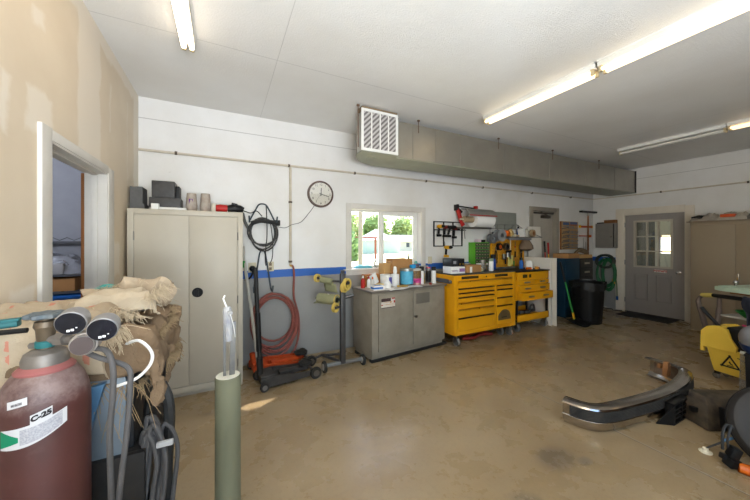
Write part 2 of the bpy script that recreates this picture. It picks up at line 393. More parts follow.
# door_2: doorway from the back wall with a closed grey door
frame_grey = mat('grey hollow metal frame', (150,142,130), .5)
d2 = casing('door_2', lambda g: (g.box(5.445,5.55,YB-.02,YB+.13,0,2.2,.004), g.box(6.31,6.395,YB-.02,YB+.13,0,2.2,.004), g.box(5.55,6.31,YB-.02,YB+.13,2.12,2.2,.004)), frame_grey)
g = G().box(5.552,6.308,YB+.07,YB+.115,.01,2.13,.003); obj('door_leaf', g, mat('pale grey door', (176,168,156), .5), d2)
g = G().box(5.6,6.3,YB+.03,YB+.07,2.07,2.1,.003).box(5.9,6.14,YB-.0,YB+.07,1.98,2.04,.006).bx((6.0,YB+.03,2.06),(.3,.02,.02),(0,.3,0)); obj('door_closer', g, mat('bronze door closer', (84,76,66), .4, .6), d2)

# door_3: doorway in the left wall, white casing, opening into a dark store room
X0 = XL
d3 = casing('door_3', lambda g: (g.box(X0-.002,X0+.018,2.007,2.107,0,2.075,.004), g.box(X0-.002,X0+.018,2.945,3.075,0,2.06,.004), g.box(X0-.002,X0+.018,2.107,2.945,2.015,2.07,.004),
     g.box(X0-.118,X0+.012,2.932,2.9452,0,2.003), g.box(X0-.118,X0+.012,2.1068,2.12,0,2.003), g.box(X0-.118,X0+.012,2.107,2.945,2.003,2.0152)))
g = G().box(X0-.075,X0-.04,2.92,2.9325,0,1.99,.003).box(X0-.075,X0-.04,2.1195,2.132,0,1.99,.003).box(X0-.075,X0-.04,2.132,2.92,1.99,2.0035,.003); obj('door_stop', g, white_paint, d3)
g = G().box(X0-.135,X0-.1185,2.926,2.96,0,2.0); obj('raw_edge', g, wood, d3)
g = G(); sm = mat('store room wall paint', (150,152,160), .7)
g.box(-3.4,XL-.115,4.25,4.35,0,2.6).box(XL-.2,XL-.116,YB-.1,4.3,0,2.6).box(-3.5,-3.4,1.2,4.35,0,2.6).box(-3.4,XL-.115,1.2,1.3,0,2.6).box(-3.5,XL-.115,1.2,4.35,2.6,2.7); struct('wall_store', g, sm)

l = bpy.data.lights.new('store_room_fill', 'POINT'); l.energy = 60; l.color = (.85,.9,1); l.shadow_soft_size = .06  # unseen lamp added to brighten the store room
lo = bpy.data.objects.new('store_room_fill', l); COL.objects.link(lo); lo.location = (-2.2, 2.9, 2.45)
# ------------------------------------------------------------------ conduits
cp = mat('painted conduit', (206,196,178), .5, rgb2=(176,164,146), ns=10)
clampm = mat('rusty clamp', (96,84,72), .6, .4)
def conduit(name, label, pts, r, clamps, group='conduits on the walls'):
    t = thing(name, label, 'conduit', pts[0], 0, group); o = Vector(pts[0])
    g = G().tube([Vector(p)-o for p in pts], r, 10); obj('pipe', g, cp, t)
    for c, ax in clamps:
        g = G().cyl(Vector(c)-o-Vector(ax)*.012, Vector(c)-o+Vector(ax)*.012, r+.006, n=12); obj('clamp', g, clampm, t)
conduit('wall_conduit', 'long beige conduit running high along the white window wall', [(XL+.005,YB-.02,2.462),(XR-.03,YB-.02,2.475)], .014, [((x,YB-.02,2.465),(1,0,0)) for x in (-.46,.75,1.66,2.9,4.15,5.5,6.8)], None)
conduit('wall_conduit', 'beige conduit running high across the wall over the grey entry door', [(XR-.018,YB-.02,2.475),(XR-.018,-1,2.48)], .013, [((XR-.018,y,2.475),(0,1,0)) for y in (2.7,1.6)], None)
conduit('wall_conduit', 'beige conduit dropping down the wall below the clock to the red hose', [(.767,YB-.022,2.45),(.767,YB-.022,1.2)], .017, [((.767,YB-.022,1.24),(0,0,1)),((.767,YB-.022,2.0),(0,0,1))], None)

# ------------------------------------------------------------------ duct
dt = thing('air_duct', 'long galvanised rectangular air duct under the ceiling with white grille at its end', 'air duct', (1.6,3.1,2.52))
o = Vector((1.6,3.1,2.52))
def D(g): 
    bmesh.ops.translate(g.bm, verts=g.bm.verts, vec=-o); return g
g = G(); seams = [1.9,2.5,3.1,3.7,4.3,4.9,5.5,6.1,6.7,7.3]
ZT = 2.965
g.box(1.86,7.712,3.12,3.575,2.522,ZT)
for x in (2.12,2.48,2.9,3.75,4.85,5.9,6.9): g.box(x-.006,x+.006,3.113,3.12,2.525,ZT-.004,.002)
obj('duct_body', D(g), galv, dt)
pf = [(1.862,3.575)]+[(1.86-.47*math.sin(a)*1.0, 3.1+.475*math.cos(a)) for a in [i*PI/2/8 for i in range(9)]]+[(1.385,3.035),(1.86,3.035)]
g = G().prism(pf, Matrix.Translation((0,0,2.523)), ZT-2.523); obj('elbow', D(g), galv, dt)
pf2 = [(7.715,3.585)]+[(1.862,3.588)]+[(1.86-.483*math.sin(a), 3.1+.488*math.cos(a)) for a in [i*PI/2/8 for i in range(9)]]+[(1.377,3.03),(1.863,3.03),(1.863,3.112),(7.715,3.112)]
g = G().prism(pf2, Matrix.Translation((0,0,2.508)), .016).box(1.55,1.65,3.2,3.28,2.503,2.509); obj('under_panel', D(g), duct_under, dt)
g = G()
x0, x1, z0, z1, yg = 1.365, 1.84, 2.515, 2.985, 3.03
g.box(x0,x0+.03,yg-.014,yg,z0,z1,.003).box(x1-.03,x1,yg-.014,yg,z0,z1,.003).box(x0+.03,x1-.03,yg-.014,yg,z0,z0+.03,.003).box(x0+.03,x1-.03,yg-.014,yg,z1-.03,z1,.003)
for i in (1,2,3):
    x = x0+.02+(x1-x0-.04)*i/4; g.box(x-.007,x+.007,yg-.013,yg,z0+.03,z1-.03,.002)
gm, t = newmat('grille mesh'); wv = t.add('ShaderNodeTexWave', wave_type='BANDS', bands_direction='DIAGONAL'); wv.inputs['Scale'].default_value = 11; mpv = t.add('ShaderNodeMapping'); mpv.inputs['Scale'].default_value = (-1,1,1); t.link(t.obj(), mpv.inputs['Vector']); t.link(mpv.outputs[0], wv.inputs['Vector'])
t.link(t.mix(t.ramp(wv.outputs['Fac'], .35, .65), lin((104,98,96)), lin((178,174,170))), t.b.inputs['Base Color']); t.b.inputs['Roughness'].default_value = .6
gr = obj('grille', D(g), white_plain, dt)
g = G()
for i in range(4):
    xa = x0+.02+(x1-x0-.04)*i/4+.008; g.box(xa,xa+.1,yg-.006,yg-.001,z0+.03,z1-.03)
obj('grille_mesh', D(g), gm, gr)
g = G().box(1.38,1.84,3.035,3.14,ZT+.002,ZT+.05,.003); obj('rusty_top_flange', D(g), mat('rusty flange', (132,112,86), .7), dt)
for x in (1.34,2.19,3.62,4.9,6.3):
    yy = 3.1 if x > 1.5 else 3.05
    g = G().cyl((x,yy,2.86 if x > 1.5 else 2.55),(x,yy,ZC-.002),.0055,n=6).box(x-.014,x+.014,yy-.01,yy+.01,ZC-.02,ZC-.001); obj('hanger', D(g), mat('rusty hanger', (112,88,70), .7), dt)
g = G().box(7.706,7.722,3.1,3.59,2.512,ZT+.004); obj('end_flange', D(g), black_mt, dt)

# ------------------------------------------------------------------ fluorescent lights
tube_ms = [emis('lit fluorescent tube', (255,238,212), TUBE_E), emis('turned-down lit tube', (255,230,190), TUBE_E*.4), emis('dim lit tube', (255,224,178), TUBE_E*.26)]; dead_m = mat('unlit fluorescent tube', (218,214,204), .3)  # centre and right rows turned down and warmed to darken the right end
chan_m = mat('white light channel', (222,220,214), .45, rgb2=(206,203,196)); pin_m = mat('lamp holder', (196,178,140), .5)
def fixture(label, x, y0, y1, lit, offs=(-.055,.055), group='fluorescent strip lights'):
    L = y1-y0; t = thing('fluorescent_light', label, 'ceiling light', (x,y0,ZC), 0, None)
    g = G().box(-.045,.045,.0,L,-.05,-.001,.004).prism([(-.045,-.012),(-.06,-.004),(-.06,-.0015),(.06,-.0015),(.06,-.004),(.045,-.012)], Matrix(((1,0,0,0),(0,0,-1,L),(0,1,0,0),(0,0,0,1))), L); obj('channel', g, chan_m, t)
    for k in offs:
        g = G().cyl((k,.03,-.078),(k,L-.03,-.078),.0165,n=12); obj('tube', g, (tube_ms[0] if x < 1 else tube_ms[1] if x < 4 else tube_ms[2]) if lit else dead_m, t)
        for yy in (.022, L-.022):
            g = G().box(k-.014,k+.014,yy-.012,yy+.012,-.098,-.048,.003); obj('lamp_holder', g, pin_m, t)
    return t
fixture('lit twin-tube strip light over the tall grey cabinet end of the room', -.235, 1.42, 2.65, True, (-.026,.026))
fixture('lit strip light directly behind the one near the drywall, mostly out of frame', -.235, .17, 1.40, True, (-.026,.026))
fixture('lit strip light nearest the air duct in the long central row', 2.86, 1.42, 2.645, True, (-.03,.04))
fixture('lit strip light continuing the central row towards the top right corner', 2.86, .17, 1.40, True, (-.03,.04))
fixture('unlit thin strip light on the ceiling in front of the grey entry door', 5.83, 1.385, 2.58, False, (-.0,.05))
fixture('lit strip light joined to the unlit one at the right edge', 5.8, .15, 1.375, True, (-.03,.04))

# ------------------------------------------------------------------ outside the window
lawn = mat('sunlit dry lawn', (206,196,158), .9, rgb2=(176,178,120), ns=2, amt=.7)
g = G().box(-40,60,YB+.16,75,-.3,-.1); struct('ground', g, lawn)
g = G().box(-40,60,-30,YF-.16,-.3,-.1); struct('driveway', g, mat('pale gravel drive', (196,190,178), .9, ns=3))
g = G().box(XL-.5,XR+.5,YB+.15,YB+1.32,2.92,3.1); struct('roof', g, white_paint)  # unseen eave slab added to trim window sun to a narrow floor strip
def leafy(g, c, r, n, s, seed):
    rd = random.Random(seed)
    for _ in range(n):
        d = Vector((rd.gauss(0,1),rd.gauss(0,1),rd.gauss(0,1))).normalized()*r*rd.uniform(.55,1.05); p = Vector(c)+Vector((d.x,d.y,d.z*.9))
        a = Vector((rd.gauss(0,1),rd.gauss(0,1),rd.gauss(0,1))).normalized(); b = a.orthogonal().normalized(); q = s*rd.uniform(.6,1.4)
        g.faces([p-a*q*.5, p+b*q*.3, p+a*q*.5, p-b*q*.3], [(0,1,2,3)])
leaf_ms = [mat('leaves %d' % i, c, .7, rgb2=d, ns=.7) for i, (c, d) in enumerate((((176,196,120),(140,168,92)), ((196,208,136),(160,184,104)), ((150,176,112),(112,142,82))))]
bark = mat('tree bark', (110,92,72), .9, rgb2=(84,70,54), ns=6)
for i, (x, y, r, h, lm, lab) in enumerate(((21.5,54,2.6,4.7,1,'broad light green tree filling the left pane of the window'), (28.2,55,2.6,4.9,0,'tree crown above the white tent roof outside the window'),
        (34.9,55,2.6,4.7,1,'yellow green tree above the grey roofed house outside'), (41.6,55,2.6,4.4,0,'tree behind the right end of the house outside'), (8.6,23,1.3,1.3,2,'low dark green bush at the left edge of the window view'))):
    t = thing('tree' if i < 4 else 'bush', lab, 'tree' if i < 4 else 'bush', (x,y,-.1), 0, 'trees outside the window')
    g = G().cyl((0,0,0),(0,0,h*.8),.16,.08,8); obj('trunk', g, bark, t)
    g = G(); leafy(g, (0,0,h), r, 1500, .7, i); leafy(g, (r*.45,0,h-r*.6), r*.75, 800, .65, i+20); leafy(g, (-r*.45,.2,h-r*.6), r*.75, 800, .65, i+40)
    g.ball((0,0,h), r*.62, (1,1,.85), 12, 8); obj('crown', g, leaf_ms[lm], t)
t = thing('house', 'low pale house with grey blue roof seen through the right window pane', 'house', (27.2,42,-.1))
g = G().box(-4.4,4.4,0,6,0,1.6); obj('wall', g, mat('pale house wall', (206,200,184), .8), t)
g = G().prism([(-.4,1.55),(3,2.7),(6.4,1.55)], Matrix(((0,0,1,-4.7),(1,0,0,0),(0,1,0,0),(0,0,0,1))), 9.4); obj('roof', g, mat('grey blue shingles', (112,118,130), .8), t)
for x in (-2.9,-1.9,.3):
    g = G().box(x-.3,x+.3,-.03,.02,.6,1.35); obj('window', g, mat('dark house window', (70,78,84), .3), t)
t = thing('tent_canopy', 'white peaked tent canopy standing on the lawn outside the window', 'tent', (18.9,37,-.1))
g = G().lathe([(3.9,1.75),(2.0,2.25),(.12,3.25),(0,3.3)], n=4); obj('roof', g, white_plain, t)
g = G().box(-2.5,2.5,-2.5,2.5,0,1.72); obj('side_wall', g, mat('pale green tent fabric', (186,200,184), .8), t)
t = thing('swing_frame', 'rust red post and beam frame outside the left window pane', 'frame', (11.2,24.5,-.1))
for x in (-1.3,1.3): obj('post', G().box(x-.07,x+.07,-.07,.07,0,1.9), mat('rust red post', (150,84,66), .8), t)
obj('beam', G().box(-1.5,1.5,-.08,.08,1.85,2.0), MATS['rust red post'], t)
g = G().cyl((0,0,0),(0,0,8),.14,.1,10); solo('utility_pole', g, mat('weathered pole', (150,140,124), .9), 'grey utility pole standing outside at the left of the window', 'pole', (7.4,16.5,-.1))
# ------------------------------------------------------------------ tall grey cabinet and what stands on it
t = thing('storage_cabinet', 'tall greige two-door metal cabinet standing against the white wall by the drywall', 'cabinet', (-.293,3.63,0))
g = G(); w, d, h = .473, .23, 1.8
g.box(-w,w,-d,d,.05,h,.004).box(-w,w,-d+.02,d,0,.05); g.box(-w-.002,-w+.045,-d-.012,-d,.04,h-.002,.002).box(w-.045,w+.002,-d-.012,-d,.04,h-.002,.002).box(-w+.045,w-.045,-d-.012,-d,h-.05,h-.002,.002).box(-w+.045,w-.045,-d-.012,-d,.04,.1,.002)
obj('body', g, grey_cab, t)
for a, b in ((-w+.05,-.004),(.004,w-.05)):
    g = G().box(a,b,-d-.014,-d-.001,.105,h-.056,.004).box(a+.004,b-.004,-d-.011,-d+.002,.11,h-.06); dr = obj('door', g, grey_cab, t)
    if a > 0:
        g = G().lathe([(.045,0),(.047,.004),(.04,.008),(.03,.006),(.012,.007),(.012,.02),(0,.021)], (.07,-d-.013,1.0), (0,-1,0)).box(.062,.078,-d-.04,-d-.02,.965,1.035,.003); obj('handle', g, black_pl, dr)
    for z in (.25,.9,1.55):
        x = a-.004 if a < 0 else b+.004
        g = G().cyl((x,-d-.012,z-.04),(x,-d-.012,z+.04),.006,n=8); obj('hinge', g, steel, dr)
TOP = 1.801
foam = mat('dark grey foam', (98,97,96), .85, rgb2=(80,79,78), ns=30, bump=.3, bs=200)
g = G().prism([(-.085,0),(.024,0),(.024,.055),(.01,.055),(.01,.215),(-.085,.215)], facing((0,.1,0),(0,-1,0)), .2); solo('foam_block', g, foam, 'dark grey step-shaped foam block on the cabinet top by the drywall', 'foam block', (-.692,3.62,TOP))
t = thing('tool_case', 'black box-shaped speaker-like case on a flat black base on the grey cabinet', 'case', (-.52,3.66,TOP+.03))
obj('base', G().box(-.12,.14,-.1,.1,0,.1,.008), mat('worn black case', (58,56,55), .5, rgb2=(84,82,80), ns=18), t)
obj('body', G().box(-.1,.09,-.1,.09,.1,.262,.008).box(-.085,.075,-.103,-.098,.115,.247,.002), MATS['worn black case'], t)
obj('side_pack', G().box(.09,.125,-.06,.08,.1,.225,.006), black_pl, t)
g = G().box(-.14,.14,-.09,.09,0,.03,.003); g.box(-.14,-.08,-.12,-.06,0,.06,.004); solo('white_tray', g, white_plain, 'flat white tray with a small white block under the black case', 'tray', (-.47,3.6,TOP))
def cup_stack(lab, x, y, n, r, hgt, m, spill=None):
    t = thing('paper_cup', lab, 'paint cup', (x,y,TOP), 0, 'paint cups on the grey cabinet')
    g = G()
    for k in range(n): 
        z = k*.03; g.lathe([(r,z),(r*1.02,z+.008),(r*.985,z+.012),(r*.82,z+hgt-.004),(r*.8,z+hgt),(0,z+hgt)], n=20)
    obj('cup', g, m, t)
    if spill: g = G().lathe([(r*.92,.07),(r*.9,.11)], n=20).faces([], []); obj('paint_drip', G().box(-.02,.015,-r*.9,-r*.84,.08,.13,.004), spill, t)
cupm = mat('paint stained cup', (176,166,154), .6, rgb2=(126,104,92), ns=16, amt=.7)
cup_stack('upside-down stained cup stack on the cabinet with a purple paint drip', -.29, 3.6, 3, .052, .13, cupm, mat('purple paint', (96,40,120), .5))
cup_stack('upside-down stained cup stack beside the small pale cup on the cabinet', -.165, 3.6, 3, .052, .135, cupm)
cup_stack('small pale cup between the cup stacks and the red polisher', -.085, 3.62, 1, .036, .1, mat('pale cup', (206,198,182), .6))
t = thing('polisher', 'black and red power polisher lying on the right end of the grey cabinet top', 'power tool', (.06,3.6,TOP))
g = G().tube([(-.02,0,.045),(.04,0,.055),(.11,0,.05),(.14,0,.04)], [.04,.05,.042,.03], 14); g.bx((.05,-.02,.1),(.06,.03,.02),(0,.2,0),.004); obj('body', g, black_pl, t)
obj('head', G().tube([(-.13,0,.05),(-.09,0,.05),(-.02,0,.05)], [.035,.042,.04], 14), red_pl, t)
obj('cord', G().tube([(.12,0,.04),(.17,.05,.03),(.23,.18,.03),(.3,.24,.06),(.36,.25,.0)], .006, 6, sm=6), cable_black, t)

# ------------------------------------------------------------------ wall hung hoses, outlets, clock
def hook(t, x, z, w, h, y=YB-.005):
    g = G().tube([(x-w,y-.01,z-h),(x-w*.55,y-.03,z-h*.35),(x-w*.25,y-.02,z),(x+w*.25,y-.02,z),(x+w*.55,y-.03,z-h*.35),(x+w,y-.01,z-h)], .009, 8, sm=5)
    g.tube([(x-w,y-.01,z-h),(x-w*1.05,y-.1,z-h-.02),(x-w*1.1,y-.13,z-h+.05)], .009, 8, sm=4).tube([(x+w,y-.01,z-h),(x+w*1.05,y-.1,z-h-.02),(x+w*1.1,y-.13,z-h+.05)], .009, 8, sm=4)
    return obj('hook', g, mat('blue grey hook', (66,76,84), .5), t)
def coil(g, cx, cz, rx, rz, y, n, r, seed, jit=.02, sag=0):
    rd = random.Random(seed); P = []
    for k in range(n*22+1):
        a = PI/2 + k/22*2*PI; tt = k/22
        jx = 1+jit*math.sin(tt*2.3+seed); jz = 1+jit*1.6*math.sin(tt*1.7+seed*2)
        zz = cz + rz*jz*math.sin(a); 
        if math.sin(a) < 0: zz += sag*math.sin(a)*(.5+.5*math.sin(tt*3.1+seed))
        P.append((cx+rx*jx*math.cos(a)+.012*math.sin(tt*5), y-.02-.045*(tt/n)-.012*math.sin(k*.7), zz))
    return g.tube(P, r, 8)
t = thing('air_hose', 'black and grey air hose coiled on a hook above the electrical outlets', 'hose', (.44,YB-.02,1.72)); o = Vector((.44,YB-.02,1.72))
def rel(g, o): bmesh.ops.translate(g.bm, verts=g.bm.verts, vec=-o); return g
obj('coil', rel(coil(G(), .435, 1.61, .155, .16, YB-.03, 4, .009, 3, .06, .06), o), mat('dark grey hose', (62,61,60), .6, rgb2=(88,86,84), ns=12), t)
obj('tail', rel(G().tube([(.285,YB-.06,1.62),(.235,YB-.05,1.72),(.215,YB-.035,1.8),(.205,YB-.03,1.84)], .018, 8, sm=6), o), cable_grey, t)
obj('bundle', rel(G().tube([(.3,YB-.08,1.715),(.4,YB-.11,1.745),(.5,YB-.11,1.735),(.6,YB-.08,1.72)], .026, 8, sm=5), o), cable_black, t)
obj('connector', rel(G().box(.56,.63,YB-.1,YB-.05,1.69,1.76,.008), o), black_pl, t)
h_ = hook(t, .43, 1.95, .145, .2); h_.data.transform(Matrix.Translation(-o))
t = thing('power_cord', 'thin black cord hanging from the wall hook down to the beige outlet', 'cord', (.44,YB-.02,1.5)); o = Vector((.44,YB-.02,1.5))
obj('wire', rel(G().tube([(.46,YB-.14,1.92),(.47,YB-.14,1.6),(.455,YB-.13,1.4),(.46,YB-.06,1.28),(.47,YB-.03,1.2)], .006, 6, sm=6).tube([(.52,YB-.03,1.75),(.55,YB-.03,1.5),(.545,YB-.03,1.3),(.52,YB-.02,1.23)], .005, 6, sm=6), o), cable_black, t)
t = thing('electrical_outlet', 'beige wall outlet with a black round plug in it beside the grey cabinet', 'outlet', (.315,YB-.001,1.18)); g = G().box(-.045,.045,-.012,0,-.06,.06,.004); obj('plate', g, beige_pl, t)
obj('plug', G().lathe([(.034,.0),(.036,.02),(.026,.04),(.012,.06),(0,.062)], (.0,-.012,-.01), (0,-1,0), 16).tube([(.0,-.06,-.01),(.0,-.08,-.06),(-.03,-.05,-.12),(-.08,-.03,-.15)], .012, 8, sm=5), black_pl, t)
t = thing('electrical_outlet', 'beige duplex wall outlet with a cord above it, on the blue stripe', 'outlet', (.525,YB-.001,1.185)); g = G().box(-.042,.042,-.01,0,-.06,.06,.004); obj('plate', g, beige_pl, t)
obj('socket', G().box(-.016,.016,-.014,-.009,.01,.045,.003).box(-.016,.016,-.014,-.009,-.045,-.01,.003), mat('brown socket', (120,104,84), .5), t)
t = thing('wire', 'thin black wire looping from the clock to the black hose hook', 'wire', (.85,YB-.01,1.7)); o = Vector((.85,YB-.01,1.7))
obj('cord', rel(G().tube([(1.08,YB-.012,1.97),(1.0,YB-.012,1.86),(.9,YB-.03,1.75),(.78,YB-.045,1.71),(.7,YB-.03,1.67),(.61,YB-.03,1.68)], .0035, 6, sm=6), o), cable_black, t)
ck = thing('wall_clock', 'round brown-rimmed white wall clock hanging between the pipe and the window', 'clock', (1.163,YB,2.13))
R_ = .178
obj('rim', G().loft([G().ring((0,-a,0),(0,-1,0),r,48) for r, a in ((R_*.95,0),(R_,.012),(R_,.035),(R_*.96,.052),(R_*.88,.054),(R_*.85,.04))], False), mat('brown clock rim', (98,76,66), .35, rgb2=(78,60,52), ns=8, coat=.3), ck)
obj('face', G().cyl((0,-.034,0),(0,-.04,0),R_*.87,n=48), mat('clock face', (226,222,210), .5), ck)
ink = mat('black ink', (28,27,27), .5)
for i in range(1,13):
    a = PI/2-i*PI/6; text('numeral', str(i), .042, ink, ck, (math.cos(a)*R_*.7,-.0405,math.sin(a)*R_*.7), FRONT)
def hand(a, L, w, nm, y): 
    M = Matrix.Rotation(-a, 4, 'Y'); obj(nm, G().box(-.025,L,y-.002,y,-w,w,0,M), ink, ck)
hand(PI/2-.06, R_*.45, .0055, 'hour_hand', -.044); hand(-.3, R_*.66, .004, 'minute_hand', -.047)
obj('glass', G().cyl((0,-.05,0),(0,-.0515,0),R_*.87,n=48), glass_m, ck)
obj('second_hand', G().box(-.02,R_*.55,-.0495,-.0485,-.001,.001,0,Matrix.Rotation(-4.1,4,'Y')), ink, ck)
t = thing('air_hose', 'dusty red rubber air hose coiled on a hook over the floor jacks', 'hose', (.57,YB-.03,1.0)); o = Vector((.57,YB-.03,1.0))
obj('coil', rel(coil(coil(G(), .55, .54, .24, .29, YB-.045, 4, .0125, 1, .07, .06), .57, .49, .26, .34, YB-.05, 3, .0125, 5, .06, .05), o), red_hose, t)
obj('drop', rel(G().tube([(.767,YB-.02,1.19),(.8,YB-.03,1.17),(.81,YB-.04,1.05),(.805,YB-.05,.8),(.86,YB-.06,.55),(.86,YB-.07,.3),(.78,YB-.1,.1),(.6,YB-.11,.03),(.4,YB-.1,.1)], .0125, 8, sm=8), o), red_hose, t)
obj('fitting', rel(G().tube([(.767,YB-.022,1.215),(.767,YB-.024,1.19),(.79,YB-.025,1.178)], .013, 8), o), brass, t)
h_ = hook(t, .43, 1.37, .1, .46); h_.data.transform(Matrix.Translation(-o))
for q in (-.13,.13):
    pass

# ------------------------------------------------------------------ pole beside the cabinet, floor jacks
t = thing('jack_handle', 'long pale metal handle leaning on the wall beside the grey cabinet', 'handle', (.25,3.58,.02)); 
obj('tube', G().tube([(.1,-.0,.1),(.04,.18,.7),(-.03,.25,1.25)], .018, 10).tube([(-.03,.25,1.25),(-.035,.255,1.42)], .013, 10), mat('pale metal pole', (188,184,174), .45, rgb2=(160,156,146)), t)
obj('grip', G().tube([(-.03,.245,1.17),(-.034,.25,1.25)], .021, 10), green_pl, t)
def wheel(g, c, ax, r, w, n=20):
    ax = Vector(ax).normalized(); c = Vector(c); g.lathe([(r*.55,-w*.4),(r*.9,-w/2),(r,-w*.3),(r,w*.3),(r*.9,w/2),(r*.55,w*.4)], c, ax, n); return g
def jack(lab, loc, rz, body, L, hgt, arm):
    t = thing('floor_jack', lab, 'floor jack', loc, rz)
    for s in (-1,1):
        g = G().prism([(-.06,.04),(.0,.025),(L*.7,.03),(L,.04),(L,.085),(L*.6,.1),(.1,.125),(-.06,.115)], facing((0,s*.13+.006,0),(0,-1,0)), .012); obj('side_plate', g, body, t)
    g = G().box(.0,L*.55,-.12,.12,.05,.08,.004).box(-.05,.1,-.1,.1,.045,.13,.01); obj('frame', g, body, t)
    obj('lift_arm', G().hexa([Vector(p) for p in ((.15,-.05,.06),(L*.9,-.035,.07),(L*.9,.035,.07),(.15,.05,.06),(.15,-.05,.115),(L*.9,-.035,.105),(L*.9,.035,.105),(.15,.05,.115))], .006), arm, t)
    obj('saddle', G().lathe([(.03,.09),(.03,.115),(.075,.12),(.08,.145),(.065,.15),(.06,.137),(0,.137)], (L*.86,0,0)), rubber, t)
    for x, r, w in ((L*.98,.062,.045),(-.03,.045,.03)):
        for s in (-1,1):
            g = wheel(G(), (x,s*.155,r), (0,1,0), r, w); wl_ = obj('wheel', g, rubber, t)
            obj('hub', G().cyl((x,s*.155-w*.45,r),(x,s*.155+w*.45,r),r*.55,n=16), steel, wl_)
    obj('axle', G().cyl((L*.98,-.15,.062),(L*.98,.15,.062),.012,n=8), steel, t)
    return t
jb = mat('greasy black jack', (46,44,43), .5, rgb2=(86,82,76), ns=14, amt=.5)
t = jack('black greasy trolley jack with upright black handle on the concrete', (.38,3.3,0), .12, jb, .52, .2, jb)
obj('handle_socket', G().tube([(-.04,0,.12),(-.045,0,.3)], .032, 12), black_mt, t); obj('handle', G().tube([(-.045,0,.28),(-.06,.12,1.22)], .022, 12), black_mt, t); obj('grip', G().tube([(-.052,.06,.75),(-.046,.015,.36)], .028, 12), black_pl, t)
t = jack('orange trolley jack behind the black one against the grey wall', (.34,3.63,0), .12, orange, .6, .2, orange)
obj('pump_bolt', G().cyl((.02,-.14,.1),(.02,-.16,.1),.02,n=12), steel, t)
obj('handle_socket', G().tube([(-.03,0,.12),(-.05,0,.24)], .03, 12), orange, t)

# ------------------------------------------------------------------ masking paper stand
ms = mat('dark steel stand tube', (74,74,76), .4, .6, rgb2=(100,98,96), ns=10); film = mat('olive masking paper', (150,150,116), .6, rgb2=(132,132,98), ns=5); tapem = mat('yellow masking tape', (216,188,96), .6, rgb2=(196,168,80)); gal2 = mat('dull zinc tube', (146,146,144), .45, .6)
t = thing('masking_paper_stand', 'wheeled masking paper stand with olive rolls and yellow tape by the bench', 'masking stand', (1.25,3.3,0))
obj('post', G().box(-.028,.028,-.028,.028,.07,1.12,.003).box(-.02,.02,-.02,.02,1.12,1.16,.003), ms, t)
obj('axle_bar', G().box(-.22,.26,-.018,.018,.06,.095,.003), gal2, t); obj('foot_bar', G().tube([(0,0,.08),(-.13,.4,.05)], .018, 8).tube([(-.32,.36,.02),(-.13,.4,.05),(.12,.4,.02)], .015, 8), ms, t)
for s in (-1,1):
    wl_ = obj('wheel', wheel(G(), (s*.24+.02,0,.065), (1,0,0), .065, .035), rubber, t); obj('hub', G().cyl((s*.24,0,.065),(s*.24+.04,0,.065),.038,n=16), mat('pale wheel hub', (186,182,174), .5), wl_)
obj('arm', G().tube([(.02,0,.81),(-.24,.27,.81)], .016, 8).tube([(.0,0,.83),(.13,-.03,.86)], .02, 8), ms, t)
obj('arm', G().tube([(.08,0,1.02),(-.15,.12,1.03),(-.24,.24,1.06)], .014, 8), ms, t)
def tape(c, ax, R, r, wd): 
    ax = Vector(ax).normalized(); g = G(); c = Vector(c)
    return g.loft([g.ring(c-ax*wd/2,ax,R,24), g.ring(c+ax*wd/2,ax,R,24), g.ring(c+ax*wd/2,ax,r,24), g.ring(c-ax*wd/2,ax,r,24)], False, True)
def roll(g, a, b, r): 
    g.cyl(a, b, r, n=24); return g
r1 = obj('paper_roll', roll(G(), (-.06,.03,.81), (-.21,.24,.81), .062), film, t)
obj('tape_strip', tape((-.06,.03,.81), (-.18,.25,0), .0635, .055, .01), tapem, r1)
obj('core_hole', G().cyl((-.06,.03,.81),(-.0575,.0268,.81),.03,n=18), black_pl, r1)
obj('label', G().box(-.02,.02,-.012,.012,0,.003,0,Matrix.Translation((-.13,.12,.868)) @ Euler((.35,.2,.9)).to_matrix().to_4x4()), paper, r1)
r2 = obj('paper_roll', roll(G(), (-.1,.08,1.02), (-.2,.2,1.04), .036), film, t)
obj('loose_sheet', G().grid(lambda u,v: Vector((-.06-.1*u+.02*v, .06+.15*u, .99-.1*v-.02*math.sin(v*3)+.01*u)), 6, 6), film, t).modifiers.new('thick','SOLIDIFY').thickness = .002
obj('loose_sheet', G().grid(lambda u,v: Vector((-.05-.2*u-.03*v, .0+.26*u, .78-.02*v+.012*math.sin(u*4))), 8, 3), film, t).modifiers.new('thick','SOLIDIFY').thickness = .003
for c, R in (((.03,-.06,1.0),.072), ((.0,-.05,.965),.06), ((-.235,.235,1.055),.05), ((-.1,-.03,.735),.055)):
    obj('tape_roll', tape(c, (.55,-.8,0), R, R*.68, .035), tapem, t)
obj('tape_peg', G().tube([(0,0,1.0),(.04,-.09,1.02)], .02, 8).tube([(0,0,.74),(-.1,-.04,.735)], .014, 8), ms, t)

